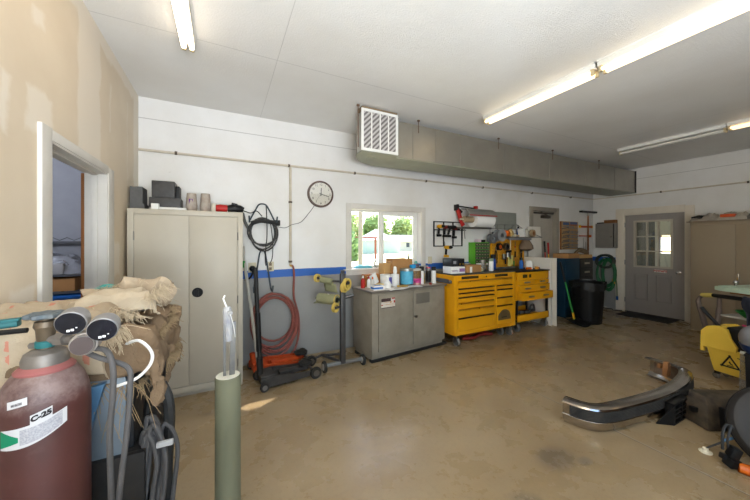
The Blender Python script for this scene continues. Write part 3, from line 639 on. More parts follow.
# ------------------------------------------------------------------ workbench and its clutter
BX0, BX1, BY0, BY1, BZ = 1.6, 2.86, 3.38, 3.86, .885
t = thing('workbench', 'worn grey metal workbench with two doors standing under the window', 'workbench', (2.25,3.62,0)); o = Vector((2.25,3.62,0))
obj('body', rel(G().box(BX0+.01,BX1-.01,BY0+.012,BY1,.09,BZ-.02,.004).box(BX0+.03,BX1-.02,BY0+.05,BY1-.02,.03,.09), o), bench_grey, t)
obj('skid', rel(G().box(BX0+.02,BX1+.05,BY0+.03,BY0+.09,0,.035,.003).box(BX0+.02,BX1+.05,BY1-.08,BY1-.02,0,.035,.003), o), black_mt, t)
topm = mat('scuffed bench top', (170,150,126), .5, rgb2=(200,196,188), ns=9, amt=.7)
obj('top', rel(G().box(BX0-.01,BX1+.01,BY0-.012,BY1+.01,BZ-.022,BZ,.004), o), mat('steel bench edge', (122,116,108), .4, .4), t)
obj('top_sheet', rel(G().box(BX0+.01,BX1-.01,BY0+.01,BY1,BZ-.001,BZ+.0015), o), topm, t)
dl = obj('door', rel(G().box(1.7,2.243,BY0-.006,BY0+.02,.13,BZ-.05,.004), o), bench_grey, t)
dr = obj('door', rel(G().box(2.253,2.82,BY0-.006,BY0+.02,.13,BZ-.05,.004), o), bench_grey, t)
obj('repair_patch', rel(G().box(2.3,2.54,BY0-.008,BY0,.66,.8,.001), o), mat('darker grey patch', (112,107,98), .5), dr)
obj('knob', rel(G().lathe([(.012,0),(.012,.02),(.02,.028),(.016,.04),(0,.042)], (2.28,BY0-.006,.5), (0,-1,0), 14), o), steel, dr)
sk = obj('sticker', rel(G().box(1.735,1.945,BY0-.0075,BY0-.005,.665,.785), o), mat('sticker white', (214,208,200), .5, rgb2=(190,170,150), ns=30), dl)
obj('sticker_band', rel(G().box(1.735,1.88,BY0-.009,BY0-.007,.745,.785).box(1.735,1.945,BY0-.009,BY0-.007,.665,.673), o), mat('sticker dark band', (70,52,52), .5), sk)
obj('sticker_red', rel(G().box(1.895,1.945,BY0-.009,BY0-.007,.77,.785).box(1.925,1.945,BY0-.009,BY0-.007,.72,.752).box(1.735,1.76,BY0-.009,BY0-.007,.7,.71), o), red_pl, sk)
obj('sticker_mark', rel(G().prism([(0,0),(.02,.006),(.012,.03),(.004,.02)], facing((1.87,BY0-.007,.72),(0,-1,0)), .002).box(1.80,1.92,BY0-.009,BY0-.007,.705,.709).box(1.78,1.9,BY0-.009,BY0-.007,.735,.739), o), mat('sticker ochre', (196,130,40), .5), sk)
def bottle(name, lab, cat, x, y, r, h, m, capm, neck=.4, caph=.03, z=BZ+.002, shoulder=.75, band=None, group=None):
    t = thing(name, lab, cat, (x,y,z), 0, group)
    hb = h-caph; obj('body', G().lathe([(r*.94,0),(r,.006),(r,hb*shoulder),(r*(.5+neck*.5),hb*(shoulder+.5*(1-shoulder))),(r*neck,hb*.97),(r*neck,hb)], n=20), m, t)
    obj('cap', G().lathe([(r*neck*1.12,hb),(r*neck*1.15,hb+caph*.9),(r*neck*.9,h),(0,h)], n=16), capm, t)
    if band: obj('label', G().lathe([(r*1.012,hb*.12),(r*1.012,hb*shoulder*.92)], n=20), band, t)
    return t
def can(name, lab, cat, x, y, r, h, m, band=None, lid=None, z=BZ+.002, group=None, lo=.1, hi=.9):
    t = thing(name, lab, cat, (x,y,z), 0, group)
    obj('body', G().lathe([(r*.97,0),(r,.004),(r,h-.004),(r*.97,h),(r*.93,h-.004),(0,h-.005)], n=22), m, t)
    if band: obj('label', G().lathe([(r*1.01,h*lo),(r*1.01,h*hi)], n=22), band, t)
    if lid: obj('lid', G().lathe([(r*1.03,h-.012),(r*1.03,h+.008),(r*.95,h+.012),(0,h+.012)], n=22), lid, t)
    return t
def carton(name, lab, x, y, w, d, h, rz, m, z=BZ+.002, cat='box', flaps=None, band=None, group=None):
    t = thing(name, lab, cat, (x,y,z), rz, group)
    obj('body', G().box(-w/2,w/2,-d/2,d/2,0,h,.002), m, t)
    if flaps: obj('flap', G().box(-w/2,w/2,-d/2-.002,-d/2+.002,h,h+flaps,0).box(-w/2,w/2,d/2-.002,d/2+.002,h,h+flaps), m, t)
    if band: obj('print', G().box(-w*.5-.001,w*.3,-d/2-.0015,d/2-.02,h*.3,h*.7).box(-w*.3,w*.25,-d*.3,d*.2,h,h+.001), band, t)
    return t
Z = BZ+.002
blue_print = mat('blue print', (44,110,190), .5); pink = mat('magenta label', (206,70,140), .5); cyan = mat('light blue label', (96,184,214), .5, rgb2=(60,130,170), ns=20); dark_lab = mat('dark can label', (86,66,54), .5, rgb2=(176,140,70), ns=40, amt=.8)
carton('carton', 'white carton with blue print at the near left corner of the workbench', 1.745, 3.47, .16, .11, .055, -.1, paper, band=blue_print)
bottle('bottle', 'red capped red bottle at the window end of the workbench edge', 'bottle', 1.665, 3.7, .028, .16, red_pl, white_plain, group=None)
bottle('bottle', 'small white bottle beside the red one behind the white carton', 'bottle', 1.73, 3.66, .026, .15, paper, red_pl)
bottle('bottle', 'small clear topped bottle left of the leaning white tub', 'bottle', 1.79, 3.66, .024, .14, mat('pale bottle', (210,206,198), .4), orange_pl)
t = thing('tub', 'crumpled white plastic tub leaning among the bottles under the window', 'tub', (1.86,3.68,Z+.05)); g = G().lathe([(.042,0),(.062,.13),(.066,.135),(.058,.13),(.04,.006),(0,.006)]); oo = obj('body', g, paper, t, rot=(-.25,-.45,0))
bottle('bottle', 'squat white squeeze bottle with white nozzle in front on the bench', 'bottle', 1.915, 3.5, .05, .16, paper, white_plain, neck=.42, caph=.05, shoulder=.62)
can('tub', 'wide white tub with violet label mark behind the squeeze bottle', 'tub', 2.0, 3.66, .075, .15, paper, lid=white_plain)
obj('label', G().bx((.03,-.068,.08),(.05,.02,.09),(0,0,.35),.002), mat('violet label', (96,92,178), .5), bpy.data.objects['tub.001'])
can('paper_towel_roll', 'white paper towel roll with a tuft on top on the workbench', 'towel roll', 2.13, 3.62, .058, .16, paper)
obj('tuft', G().lathe([(.02,.155),(.03,.2),(.018,.26),(0,.27)], n=9), paper, bpy.data.objects['paper_towel_roll'])
can('paint_can', 'light blue labelled large paint can on the workbench', 'paint can', 2.32, 3.6, .092, .22, steel, cyan, mat('grey can lid', (170,176,172), .35, .7))
can('paint_can', 'dark and gold labelled paint can with magenta lower band on the bench', 'paint can', 2.475, 3.6, .085, .21, pink, dark_lab, mat('pale lid', (196,190,180), .4), lo=.42, hi=.95)
can('jar', 'small pink lidded jar in front of the magenta banded can', 'jar', 2.42, 3.49, .04, .05, mat('pinkish jar', (198,150,140), .4), None, pink)
bottle('spray_can', 'tall white spray can with black cap on the workbench', 'spray can', 2.56, 3.56, .034, .25, paper, black_pl, neck=.85, caph=.06, shoulder=.92)
bottle('bottle', 'yellow and black bottle behind the black capped spray can', 'bottle', 2.63, 3.62, .032, .2, mat('mustard bottle', (188,150,52), .5), black_pl, neck=.6, shoulder=.85)
bottle('spray_can', 'grey and black spray can with red tip near the bench end', 'spray can', 2.675, 3.54, .033, .24, mat('grey spray can', (120,122,120), .4, .4), red_pl, neck=.8, caph=.02, shoulder=.93, band=black_pl)
bottle('spray_can', 'white spray can with red base band and black top at the bench end', 'spray can', 2.77, 3.53, .034, .24, paper, black_pl, neck=.85, caph=.055, shoulder=.92)
can('lid', 'small dark red cap lying at the bench front near the spray cans', 'cap', 2.62, 3.44, .02, .025, mat('brick red cap', (150,62,40), .5))
carton('carton', 'large open brown cardboard box behind the cans under the window', 2.32, 3.77, .36, .16, .33, .0, card, flaps=.03)
carton('carton', 'narrow tan cardboard box between towel roll and large brown box', 2.08, 3.79, .13, .12, .3, .1, mat('tan cardboard', (190,150,96), .8))
carton('crate', 'low orange brown box against the window sill behind the white tubs', 1.9, 3.8, .34, .09, .16, 0, mat('orange brown wood', (176,112,56), .7, rgb2=(150,92,44)))
g = G().grid(lambda u,v: Vector((-.16+.32*u, -.1+.2*v, .003+.004*math.sin(u*7)+.003*math.sin(v*9))), 10, 8); q = solo('paper_sheet', g, paper, 'loose white papers lying at the front edge of the workbench', 'paper', (1.98,3.43,Z), .15); q.modifiers.new('thick','SOLIDIFY').thickness = .002
g = G().grid(lambda u,v: Vector((-.12+.24*u, -.06+.12*v, .003+.004*math.sin(u*6+v*4))), 8, 6); q = solo('paper_sheet', g, paper, 'smaller white paper in front of the light blue paint can', 'paper', (2.3,3.44,Z), -.1); q.modifiers.new('thick','SOLIDIFY').thickness = .002
t = thing('wrench', 'small brass coloured fitting tool lying between the papers', 'tool', (2.15,3.47,Z)); obj('shaft', G().tube([(-.06,.03,.012),(.06,-.03,.012)], .009, 8).ball((-.06,.03,.012), .016), brass, t)
carton('brush_tray', 'yellow lemon rag bundle beside the white squeeze bottle', 1.83, 3.54, .1, .08, .06, .3, mat('cream rag', (222,200,140), .8), cat='rag')
# on the sill
t = thing('plastic_bag', 'folded teal blue bag lying on the left of the window sill', 'bag', (1.8,YB+.045,1.108)); g = G().grid(lambda u,v: Vector((-.1+.26*u+.01*math.sin(v*5), -.04+.1*v, .002+.045*math.sin(PI*min(1,u*1.02))**.3*math.sin(PI*v)**.4*(1+.12*math.sin(u*9)))), 16, 8); obj('bag', g, mat('teal bag', (104,178,196), .5, rgb2=(76,150,170)), t)
bottle('bottle', 'small clear bottle standing mid sill by the centre window stile', 'bottle', 2.02, YB+.03, .028, .13, clear_pl, white_plain, z=1.108)
bottle('bottle', 'slim dark green bottle with red tip on the right of the sill', 'bottle', 2.6, YB+.03, .022, .2, mat('dark green bottle', (62,78,60), .4), red_pl, neck=.35, caph=.03, z=1.108, shoulder=.5)
bottle('bottle', 'small teal and white bottle at the right corner of the sill', 'bottle', 2.74, YB+.03, .026, .11, mat('pale teal bottle', (120,190,180), .4), white_plain, z=1.108)
can('lid', 'bright blue lid lying on the cans beneath the right window pane', 'lid', 2.48, 3.66, .045, .05, mat('bright blue lid', (26,144,206), .4), z=BZ+.226)
can('jar', 'dark lidded jar standing behind the tall spray can', 'jar', 2.6, 3.74, .055, .26, mat('dusky jar', (132,118,120), .4), None, mat('purple grey lid', (92,84,98), .4))

# the bench stands a little askew, with everything on it
piv = Vector((2.86,3.38,0)); rot6 = Matrix.Rotation(math.radians(6), 4, 'Z')
for ob in list(COL.objects):
    if ob.parent is None and ob.get('category') and (ob.name == 'workbench' or (.88 < ob.location.z < 1.13 and 1.6 < ob.location.x < 2.87 and 3.3 < ob.location.y < 3.86)):
        q_ = rot6 @ (Vector(ob.location)-piv)+piv; ob.location = q_; ob.rotation_euler.z += math.radians(6)
# ------------------------------------------------------------------ big yellow tool chest
CX0, CX1, CY0, CY1 = 2.9, 4.165, 3.24, 3.76
plate_m = mat('black name plate', (34,30,24), .5, rgb2=(120,92,30), ns=90, amt=.35)
castm = mat('grey caster', (120,118,114), .45, rgb2=(86,84,82))
def caster(t, x, y, r=.06, w=.04, z1=.16, rz=0):
    c = obj('caster', G().box(x-.03,x+.03,y-.025,y+.025,z1-.012,z1,.002).box(x-.027,x-.022,y-.03,y+.03,r*.7,z1-.01).box(x+.022,x+.027,y-.03,y+.03,r*.7,z1-.01), steel, t)
    obj('wheel', wheel(G(), (x,y,r), (1,0,0), r, w), castm, c)
t = thing('tool_chest', 'wide yellow rolling tool chest with black drawer pulls beside the grey workbench', 'tool chest', (3.53,3.5,0)); o = Vector((3.53,3.5,0))
obj('body', rel(G().box(CX0,CX1,CY0+.012,CY1,.16,1.012,.006).box(CX0,CX0+.06,CY0,CY0+.013,.16,1.012,.003).box(CX1-.075,CX1,CY0,CY0+.013,.16,1.012,.003).box(CX0+.06,CX1-.075,CY0,CY0+.013,.16,.215,.003).box(CX0+.06,CX1-.075,CY0,CY0+.013,.94,1.012,.003).box(3.685,3.735,CY0,CY0+.013,.215,.83,.002), o), yellow, t)
obj('top_mat', rel(G().box(CX0-.004,CX1+.004,CY0-.006,CY1,1.012,1.028,.004), o), mat('dark ribbed top mat', (70,68,64), .6), t)
def drawer(a, b, z0, z1, pull):
    d = obj('drawer', rel(G().box(a,b,CY0-.003,CY0+.012,z0+.004,z1-.004,.003), o), yellow, t)
    pl = black_pl if pull == 'k' else brass
    obj('pull', rel(G().box(a+.004,b-.004,CY0-.02,CY0-.002,z1-.02,z1-.004,.004), o), pl, d)
drawer(2.965,4.085,.835,.935,'b')
zs = [.83,.765,.705,.62,.53,.41,.22]
for i, p in enumerate('kkkbbk'): drawer(2.965,3.68,zs[i+1],zs[i],p)
zs = [.83,.765,.64,.515,.22]
for i in range(4): drawer(3.74,4.085,zs[i+1],zs[i],'k')
obj('name_plate', rel(G().box(3.03,3.36,CY0-.004,CY0+.002,.955,.993,.002), o), plate_m, t); obj('name_plate', rel(G().box(3.7,3.98,CY0-.004,CY0+.002,.955,.993,.002), o), plate_m, t)
obj('lock', rel(G().cyl((3.52,CY0-.006,.972),(3.52,CY0+.002,.972),.011,n=12), o), black_pl, t)
bp = [(-.14,0)]+[(-.14*math.cos(a)*(1+.05*math.sin(a*6)), .03+.13*math.sin(a)) for a in [i*PI/14 for i in range(15)]]+[(.14,0)]
bd = obj('badge', rel(G().prism(bp, facing((3.91,CY0-.002,.28),(0,-1,0)), .003), o), mat('dark bronze badge', (88,72,48), .5, rgb2=(120,98,60), ns=50), t)
obj('badge_lines', rel(G().box(3.84,3.96,CY0-.0065,CY0-.004,.315,.332).box(3.83,3.835,CY0-.0065,CY0-.004,.33,.39).box(3.87,3.876,CY0-.0065,CY0-.004,.34,.42).box(3.915,3.921,CY0-.0065,CY0-.004,.34,.42).box(3.955,3.96,CY0-.0065,CY0-.004,.33,.39), o), black_pl, bd)
for x, y in ((2.98,CY0+.05),(4.08,CY0+.05),(2.98,CY1-.08),(4.08,CY1-.08)): caster(t, x-o.x, y-o.y, .062)
caster(t, 3.96-o.x, CY0+.12-o.y, .062)
sd = obj('side_tray', rel(G().box(CX0-.06,CX0-.002,CY0+.05,CY1-.05,.9,.915,.003).box(CX0-.065,CX0-.058,CY0+.05,CY1-.05,.9,.96,.002), o), mat('grey side tray', (104,104,108), .45, .4), t)
g = G().tube([(0,-.17,.012),(0,.1,.012)], [.016,.014,.01], 10).tube([(0,.1,.012),(0,.19,.012)], .006, 8); solo('screwdriver', g, [red_pl], 'red handled tool lying in the side tray of the yellow chest', 'tool', (2.875,3.5,.916))
g = G().tube([(0,-.15,.012),(0,.2,.012)], .011, 10).ball((0,-.15,.013), .02); solo('ratchet', g, [steel], 'steel ratchet lying lengthwise in the chest side tray', 'tool', (2.855,3.42,.917))
# beneath the chest
g = G().tube([(-.28,0,.03),(-.1,-.05,.035),(.1,.03,.03),(.3,-.04,.035)], .024, 8, sm=6).tube([(-.2,.05,.03),(.05,.08,.06),(.3,.04,.03)], .022, 8, sm=6); solo('air_hose', g, mat('dark red hose', (132,40,32), .5), 'dark red hose lying on the floor under the yellow chest', 'hose', (3.5,3.42,0))
# on the chest
Z = 1.029
t = carton('carton', 'white carton with purple print under the black device on the yellow chest', 3.05, 3.42, .25, .2, .1, -.05, paper, z=Z); obj('print', G().box(.02,.12,-.102,-.099,.025,.075).box(-.11,0,-.102,-.099,.035,.045), mat('purple print', (150,110,160), .5), t); obj('slip', G().box(-.127,-.02,-.103,-.1,.05,.053), ink, t)
t = thing('battery_charger', 'black battery charger with dials on top of the white carton', 'charger', (3.06,3.44,Z+.102)); obj('body', G().box(-.125,.125,-.1,.1,0,.115,.012), mat('black case', (44,46,48), .4), t); obj('panel', G().box(.0,.115,-.104,-.099,.015,.1,.003), black_pl, t); obj('dial', G().cyl((.03,-.104,.03),(.03,-.112,.03),.014,n=14).cyl((.085,-.104,.035),(.085,-.112,.035),.014,n=14), brass, t); obj('label', G().box(-.09,-.04,-.103,-.099,.04,.08), mat('grey label', (150,152,154), .5), t)
t = carton('carton', 'open brown cardboard box with white sticker on the yellow chest front', 3.37, 3.42, .3, .17, .11, .03, card, z=Z); obj('sticker', G().box(-.09,-.045,-.0875,-.085,.0,.09), paper, t)
can('jar', 'clear jar with yellowish contents beside the brown box on the chest', 'jar', 3.6, 3.42, .05, .1, clear_pl, lid=None, z=Z); obj('contents', G().lathe([(.042,.004),(.042,.05),(0,.052)], n=16), mat('pale yellow contents', (220,206,120), .6), bpy.data.objects['jar.002'])
bottle('spray_can', 'white spray can with green grey cap standing on the yellow chest', 'spray can', 3.8, 3.4, .036, .2, paper, mat('sage cap', (120,140,116), .5), neck=.9, caph=.045, z=Z, shoulder=.94)
can('tin', 'dull grey round tin behind the brown box on the chest', 'tin', 3.5, 3.62, .06, .12, mat('dull tin', (150,146,138), .4, .5), z=Z)
can('jar', 'cream lidded jar left of the white spray can on the chest', 'jar', 3.7, 3.56, .04, .1, mat('cream jar', (210,200,160), .5), None, white_plain, z=Z)
g = G().box(-.09,.09,-.03,.03,0,.05,.008); solo('tool_case', g, blue_pl, 'small blue case at the wall side of the chest top', 'case', (3.4,3.68,Z))
g = G().box(-.05,.05,-.04,.04,0,.06,.006); solo('tool_case', g, green_pl, 'small green block standing by the green organiser on the chest', 'case', (3.62,3.7,Z))
bottle('water_bottle', 'tall dark blue insulated bottle with black cap on the yellow chest', 'bottle', 4.02, 3.55, .042, .25, mat('deep blue bottle', (24,62,140), .35), black_pl, neck=.85, caph=.07, z=Z, shoulder=.95)
bottle('bottle', 'small clear bottle with white cap left of the blue insulated bottle', 'bottle', 3.93, 3.6, .026, .11, clear_pl, white_plain, z=Z)
can('tin', 'grey metal tin standing left of the blue insulated bottle', 'tin', 3.86, 3.63, .04, .16, MATS['dull tin'], z=Z)
# ------------------------------------------------------------------ yellow tool cart
KX0, KX1, KY0, KY1 = 4.29, 5.1, 3.3, 3.74
t = thing('tool_cart', 'narrower yellow tool cart with four drawers and an open bottom shelf', 'tool cart', (4.7,3.52,0)); o = Vector((4.7,3.52,0))
obj('body', rel(G().box(KX0,KX1,KY0+.02,KY1,.52,.985,.004).box(KX0,KX1,KY0,KY0+.03,.855,.985,.004), o), yellow, t)
obj('lid', rel(G().box(KX0-.01,KX1+.02,KY0-.012,KY1+.01,.985,1.005,.004), o), black_pl, t)
obj('post', rel(G().box(KX0,KX0+.03,KY0+.01,KY0+.04,.17,.52), o), black_mt, t); obj('post', rel(G().box(KX1-.03,KX1,KY0+.01,KY0+.04,.17,.985), o), black_mt, t)
obj('post', rel(G().box(KX0,KX0+.03,KY1-.03,KY1,.17,.52), o), black_mt, t); obj('post', rel(G().box(KX1-.03,KX1,KY1-.03,KY1,.17,.52), o), black_mt, t)
obj('shelf', rel(G().box(KX0,KX1,KY0,KY1,.2,.215).box(KX0,KX1,KY0-.004,KY0+.01,.17,.28,.003).box(KX0,KX1,KY1-.012,KY1,.2,.3).box(KX0,KX0+.012,KY0,KY1,.2,.28), o), yellow, t)
for a, b, z0, z1, pr in ((4.31,4.72,.775,.85,.01), (4.73,5.09,.775,.85,.01), (4.31,5.1,.655,.77,.02), (4.33,5.12,.52,.65,.07)):
    d = obj('drawer', rel(G().box(a,b,KY0-pr,KY0+.02,z0+.003,z1-.003,.004), o), yellow, t)
    n = 2 if b-a > .5 else 1
    for i in range(n):
        x = a+(b-a)*((i+.5)/n if n == 1 else (.27,.75)[i]); zc = (z0+z1)/2
        obj('pull', rel(G().prism([(-.06,-.012),(.06,-.012),(.075,.008),(.05,.014),(-.05,.014),(-.075,.008)], facing((x,KY0-pr,zc),(0,-1,0)), .012), o), mat('pewter pull', (150,144,132), .3, .8), d)
obj('vent', rel(G().cyl((4.47,KY0-.001,.92),(4.47,KY0-.002,.92),.03,n=16).box(4.42,4.53,KY0-.003,KY0,.89,.945).box(4.58,4.63,KY0-.003,KY0,.89,.945), o), plate_m, t)
for x, y in ((4.34,KY0+.05),(5.05,KY0+.05),(4.34,KY1-.06),(5.05,KY1-.06)): caster(t, x-o.x, y-o.y, .065, .04, .172)
for i, (x, y, a, lab) in enumerate(((4.5,3.5,.3,'grey air tool lying at the left on the cart bottom shelf'), (4.72,3.48,-.4,'grey air tool in the middle of the cart bottom shelf'), (4.93,3.5,.2,'dark curved tool at the right on the cart bottom shelf'))):
    t = thing('air_tool', lab, 'tool', (x,y,.216), a, 'tools on the cart bottom shelf'); m_ = mat('dusty tool grey', (92,90,88), .5, .3, rgb2=(60,58,56), ns=20)
    obj('body', G().tube([(-.1,0,.04),(.08,0,.045)], [.028,.036,.03], 12), m_, t); obj('grip', G().tube([(-.02,-.02,.05),(-.03,-.1,.06)], .02, 10) if i < 2 else G().tube([(-.1,0,.05),(-.05,0,.14),(.06,0,.14),(.1,0,.06)], .016, 8, sm=5), m_, t)
Z = 1.006
bottle('bottle', 'small blue and black spray bottle on the yellow cart', 'bottle', 4.78, 3.6, .035, .2, blue_pl, black_pl, neck=.7, caph=.05, z=Z); 
g = G().lathe([(.06,0),(.06,.1),(.05,.14),(.03,.15),(0,.15)]); solo('jug', g, paper, 'white round shouldered jug standing on the yellow cart', 'jug', (4.88,3.52,Z))
g = G().cyl((-.05,0,.022),(.05,0,.022),.022,n=14); solo('tape_roll', g, orange_pl, 'small orange red roll lying on the front of the yellow cart', 'tape', (4.74,3.42,Z))
can('tin', 'small amber tin right of the orange roll on the cart', 'tin', 4.95, 3.42, .03, .045, mat('amber tin', (196,130,40), .4), z=Z)
can('lid', 'dark maroon cap at the right end of the cart top', 'cap', 5.04, 3.45, .022, .035, mat('maroon cap', (96,28,30), .4), z=Z)
# ------------------------------------------------------------------ yellow peg board with tools
pegm, tt = newmat('amber peg board'); vx = tt.add('ShaderNodeTexVoronoi'); vx.inputs['Scale'].default_value = 38; vx.inputs['Randomness'].default_value = 0; tt.link(tt.obj(), vx.inputs['Vector'])
tt.link(tt.mix(tt.math('LESS_THAN', vx.outputs['Distance'], .2), tt.mix(tt.ramp(tt.noise(3), .3, .7), lin((216,154,30)), lin((200,136,20))), lin((70,46,16))), tt.b.inputs['Base Color']); tt.b.inputs['Roughness'].default_value = .5
PY = 3.82
t = thing('peg_board', 'amber yellow peg board panel rising behind the two yellow tool units', 'peg board', (4.7,PY,1.0)); obj('panel', G().box(-.42,.42,0,.012,.03,.52,.002), pegm, t); obj('frame', G().box(-.44,-.42,-.01,.02,-.1,.54,.003).box(.42,.44,-.01,.02,-.1,.54,.003).box(-.42,.42,-.01,.02,.52,.54,.003), yellow, t)
def hung(name, lab, cat, x, z, parts):
    t = thing(name, lab, cat, (x,PY-.002,z)); 
    for nm, g, m in parts: obj(nm, g, m, t)
hung('pliers', 'black long handled pliers hanging at the left of the peg board', 'tool', 4.36, 1.4, [('jaw', G().tube([(0,-.02,0),(.01,-.02,-.08)], .01, 8), steel), ('handle', G().tube([(.0,-.02,-.07),(-.015,-.02,-.15),(.0,-.02,-.3)], .008, 8, sm=4).tube([(.015,-.02,-.07),(.035,-.02,-.15),(.03,-.02,-.3)], .008, 8, sm=4), black_pl)])
def reel(lab, x, z, r, m1, m2):
    t = thing('tape_reel', lab, 'reel', (x,PY-.004,z)); obj('rim', tape((0,-.03,0), (.1,-1,0), r, r*.6, .05), m1, t); obj('hub', tape((0,-.032,0), (.1,-1,0), r*.62, r*.35, .045), m2, t)
reel('orange and black reel hanging at the upper left of the peg board', 4.44, 1.4, .065, black_pl, orange_pl)
reel('silver tape reel hanging next to the orange reel on the peg board', 4.62, 1.4, .07, steel, black_pl)
hung('spray_gun', 'black spray gun hanging beneath the silver reel on the peg board', 'spray gun', 4.66, 1.3, [('body', G().tube([(-.06,-.05,0),(.06,-.05,.02)], [.02,.026,.02], 10), black_pl), ('grip', G().tube([(.03,-.05,0),(.05,-.05,-.12)], .016, 8), steel), ('cup', G().lathe([(.03,0),(.035,-.08),(0,-.085)], (-.03,-.05,-.01)), steel)])
hung('spray_gun', 'chrome spray gun hanging lower left of the black one', 'spray gun', 4.55, 1.18, [('body', G().tube([(-.05,-.05,0),(.05,-.05,.015)], [.018,.024,.018], 10), steel), ('grip', G().tube([(.03,-.05,0),(.03,-.05,-.1)], .014, 8), black_pl), ('cup', G().lathe([(.026,.01),(.032,.09),(0,.095)], (-.02,-.05,0)), steel)])
hung('gloves', 'pale yellow work gloves hanging low in the middle of the peg board', 'gloves', 4.74, 1.24, [('palm', G().box(-.06,-.005,-.03,-.012,-.1,0,.008).box(.005,.06,-.035,-.014,-.1,0,.008), lemon), ('fingers', G().tube([(-.048,-.02,-.09),(-.05,-.02,-.19)], .011, 8).tube([(-.02,-.02,-.09),(-.018,-.02,-.2)], .011, 8).tube([(.02,-.022,-.09),(.018,-.022,-.19)], .011, 8).tube([(.048,-.022,-.09),(.052,-.022,-.17)], .011, 8), lemon)])
hung('screwdriver', 'green handled tool hanging by the pale yellow gloves', 'tool', 4.84, 1.13, [('handle', G().cyl((0,-.02,-.1),(0,-.02,0),.012,n=10), green_pl), ('shaft', G().cyl((0,-.02,0),(0,-.02,.1),.004,n=8), steel)])
hung('rod', 'pale long rod hanging vertically on the peg board', 'tool', 4.75, 1.52, [('rod', G().cyl((0,-.015,-.26),(0,-.015,0),.009,n=8), beige_pl)])
hung('screwdriver', 'red and black long screwdriver hanging right of the pale rod', 'tool', 4.88, 1.5, [('shaft', G().cyl((0,-.015,-.2),(0,-.015,0),.005,n=8), steel), ('handle', G().cyl((0,-.015,-.3),(0,-.015,-.19),.013,n=10), black_pl), ('collar', G().cyl((0,-.015,-.12),(0,-.015,-.09),.01,n=10), red_pl)])
hung('scraper', 'black scraper hanging near the right edge of the peg board', 'tool', 5.03, 1.38, [('handle', G().cyl((.01,-.03,-.3),(0,-.03,-.1),.013,n=10), black_pl), ('blade', G().box(-.03,.03,-.032,-.028,-.1,.0), steel)])
t = thing('mesh_bag', 'grey brown mesh bag hanging from the wire shelf at the right', 'bag', (5.1,3.74,1.56)); obj('bag', G().lathe([(.03,0),(.07,-.05),(.12,-.14),(.13,-.2),(.07,-.24),(0,-.24)], n=14), mat('mesh bag', (132,112,92), .8, rgb2=(100,84,70), ns=40), t)
# ------------------------------------------------------------------ wire basket shelf, things on it
wm = mat('grey wire', (136,134,130), .4, .6)
t = thing('wire_shelf', 'grey wire basket shelf fixed to the wall above the peg board', 'shelf', (4.75,3.9,1.57)); g = G()
for i in range(15): x = -.42+.84*i/14; g.cyl((x,-.3,0),(x,0,0),.004,n=6)
for y in (-.3,-.15,0): g.cyl((-.45,y,0),(.62,y,0),.006,n=6)
obj('shelf_wires', g, wm, t); g = G()
for z in (.08,.16,.24): g.cyl((-.42,-.0,z),(.36,-.0,z),.005,n=6)
for i in range(5): x = -.42+.78*i/4; g.cyl((x,0,0),(x,0,.24),.004,n=6)
g.tube([(-.45,-.3,0),(-.4,-.1,.2),(-.36,0,.25)], .006, 6).tube([(.62,-.3,0),(.45,-.05,.15),(.3,0,.25)], .006, 6); obj('back_wires', g, wm, t)
obj('front_rail', G().box(-.3,.3,-.31,-.295,-.05,-.012,.003), mat('grey rail', (138,138,144), .45, .5), t)
g = G().lathe([(.1,0),(.105,.07),(.1,.14)], n=24); 
def bigreel(lab, x, y, z, r, w, m): 
    t = thing('hose_reel', lab, 'reel', (x,y,z)); obj('flange', tape((0,-w/2,0), (0,1,0), r, r*.4, .012), m, t); obj('flange', tape((0,w/2,0), (0,1,0), r, r*.4, .012), m, t); obj('drum', tape((0,0,0), (0,1,0), r*.8, r*.38, w), mat('reel drum', (112,112,114), .5), t)
bigreel('round grey duct reel hanging at the left end of the wire shelf', 4.3, 3.66, 1.6, .105, .1, mat('grey reel', (138,140,142), .45))
bigreel('smaller dark grey reel tucked left under the round grey reel', 4.2, 3.74, 1.545, .085, .07, mat('dark grey reel', (104,106,108), .45))
g = G().lathe([(.055,-.06),(.06,0),(.052,.06),(.03,.065)], ax=(.3,-1,.1), n=20); solo('cable_roll', g, orange_pl, 'bright orange roll resting on the wire shelf by the grey reel', 'roll', (4.47,3.68,1.635))
g = G().lathe([(.05,-.05),(.065,0),(.06,.06),(0,.065)], ax=(.4,-1,.4), n=18); solo('sanding_roll', g, mat('tan roll', (206,174,110), .7), 'tan yellow roll right of the orange one on the wire shelf', 'roll', (4.59,3.7,1.645))
g = G().box(-.14,.14,-.1,.1,0,.1,.02); solo('rag_bundle', g, mat('charcoal rags', (66,66,68), .9, rgb2=(90,88,86), ns=14, bump=.6, bs=30), 'charcoal rag bundle at the back of the wire shelf', 'rags', (4.53,3.82,1.578))
for i, (x, r_, lab) in enumerate(((4.72,.02,'low tan tool part at the middle of the wire shelf'), (4.83,.018,'low pale tool part right of the tan one on the wire shelf'))):
    g = G().tube([(-.05,0,.02),(0,.02,.03),(.06,-.01,.02)], r_, 10); solo('tool_part', g, [beige_pl, mat('pale tan part', (180,160,130), .6)][i], lab, 'tool', (x,3.72,1.578), .4*i)
g = G().box(-.022,.022,-.06,.06,0,.16,.004)
q = solo('carton', g, paper, 'white box leaning on the wire shelf, nearer the tan reel', 'box', (4.97,3.72,1.582), 0, None, (0,-.35,.2))
g = G().box(-.022,.022,-.06,.06,0,.15,.004); solo('carton', g, mat('off white box', (214,206,192), .7), 'off white box leaning right of the other white box on the wire shelf', 'box', (5.06,3.72,1.582), 0, None, (0,-.35,.2))
bottle('bottle', 'small blue bottle behind the leaning white boxes on the wire shelf', 'bottle', 5.0, 3.83, .03, .2, blue_pl, black_pl, z=1.578)
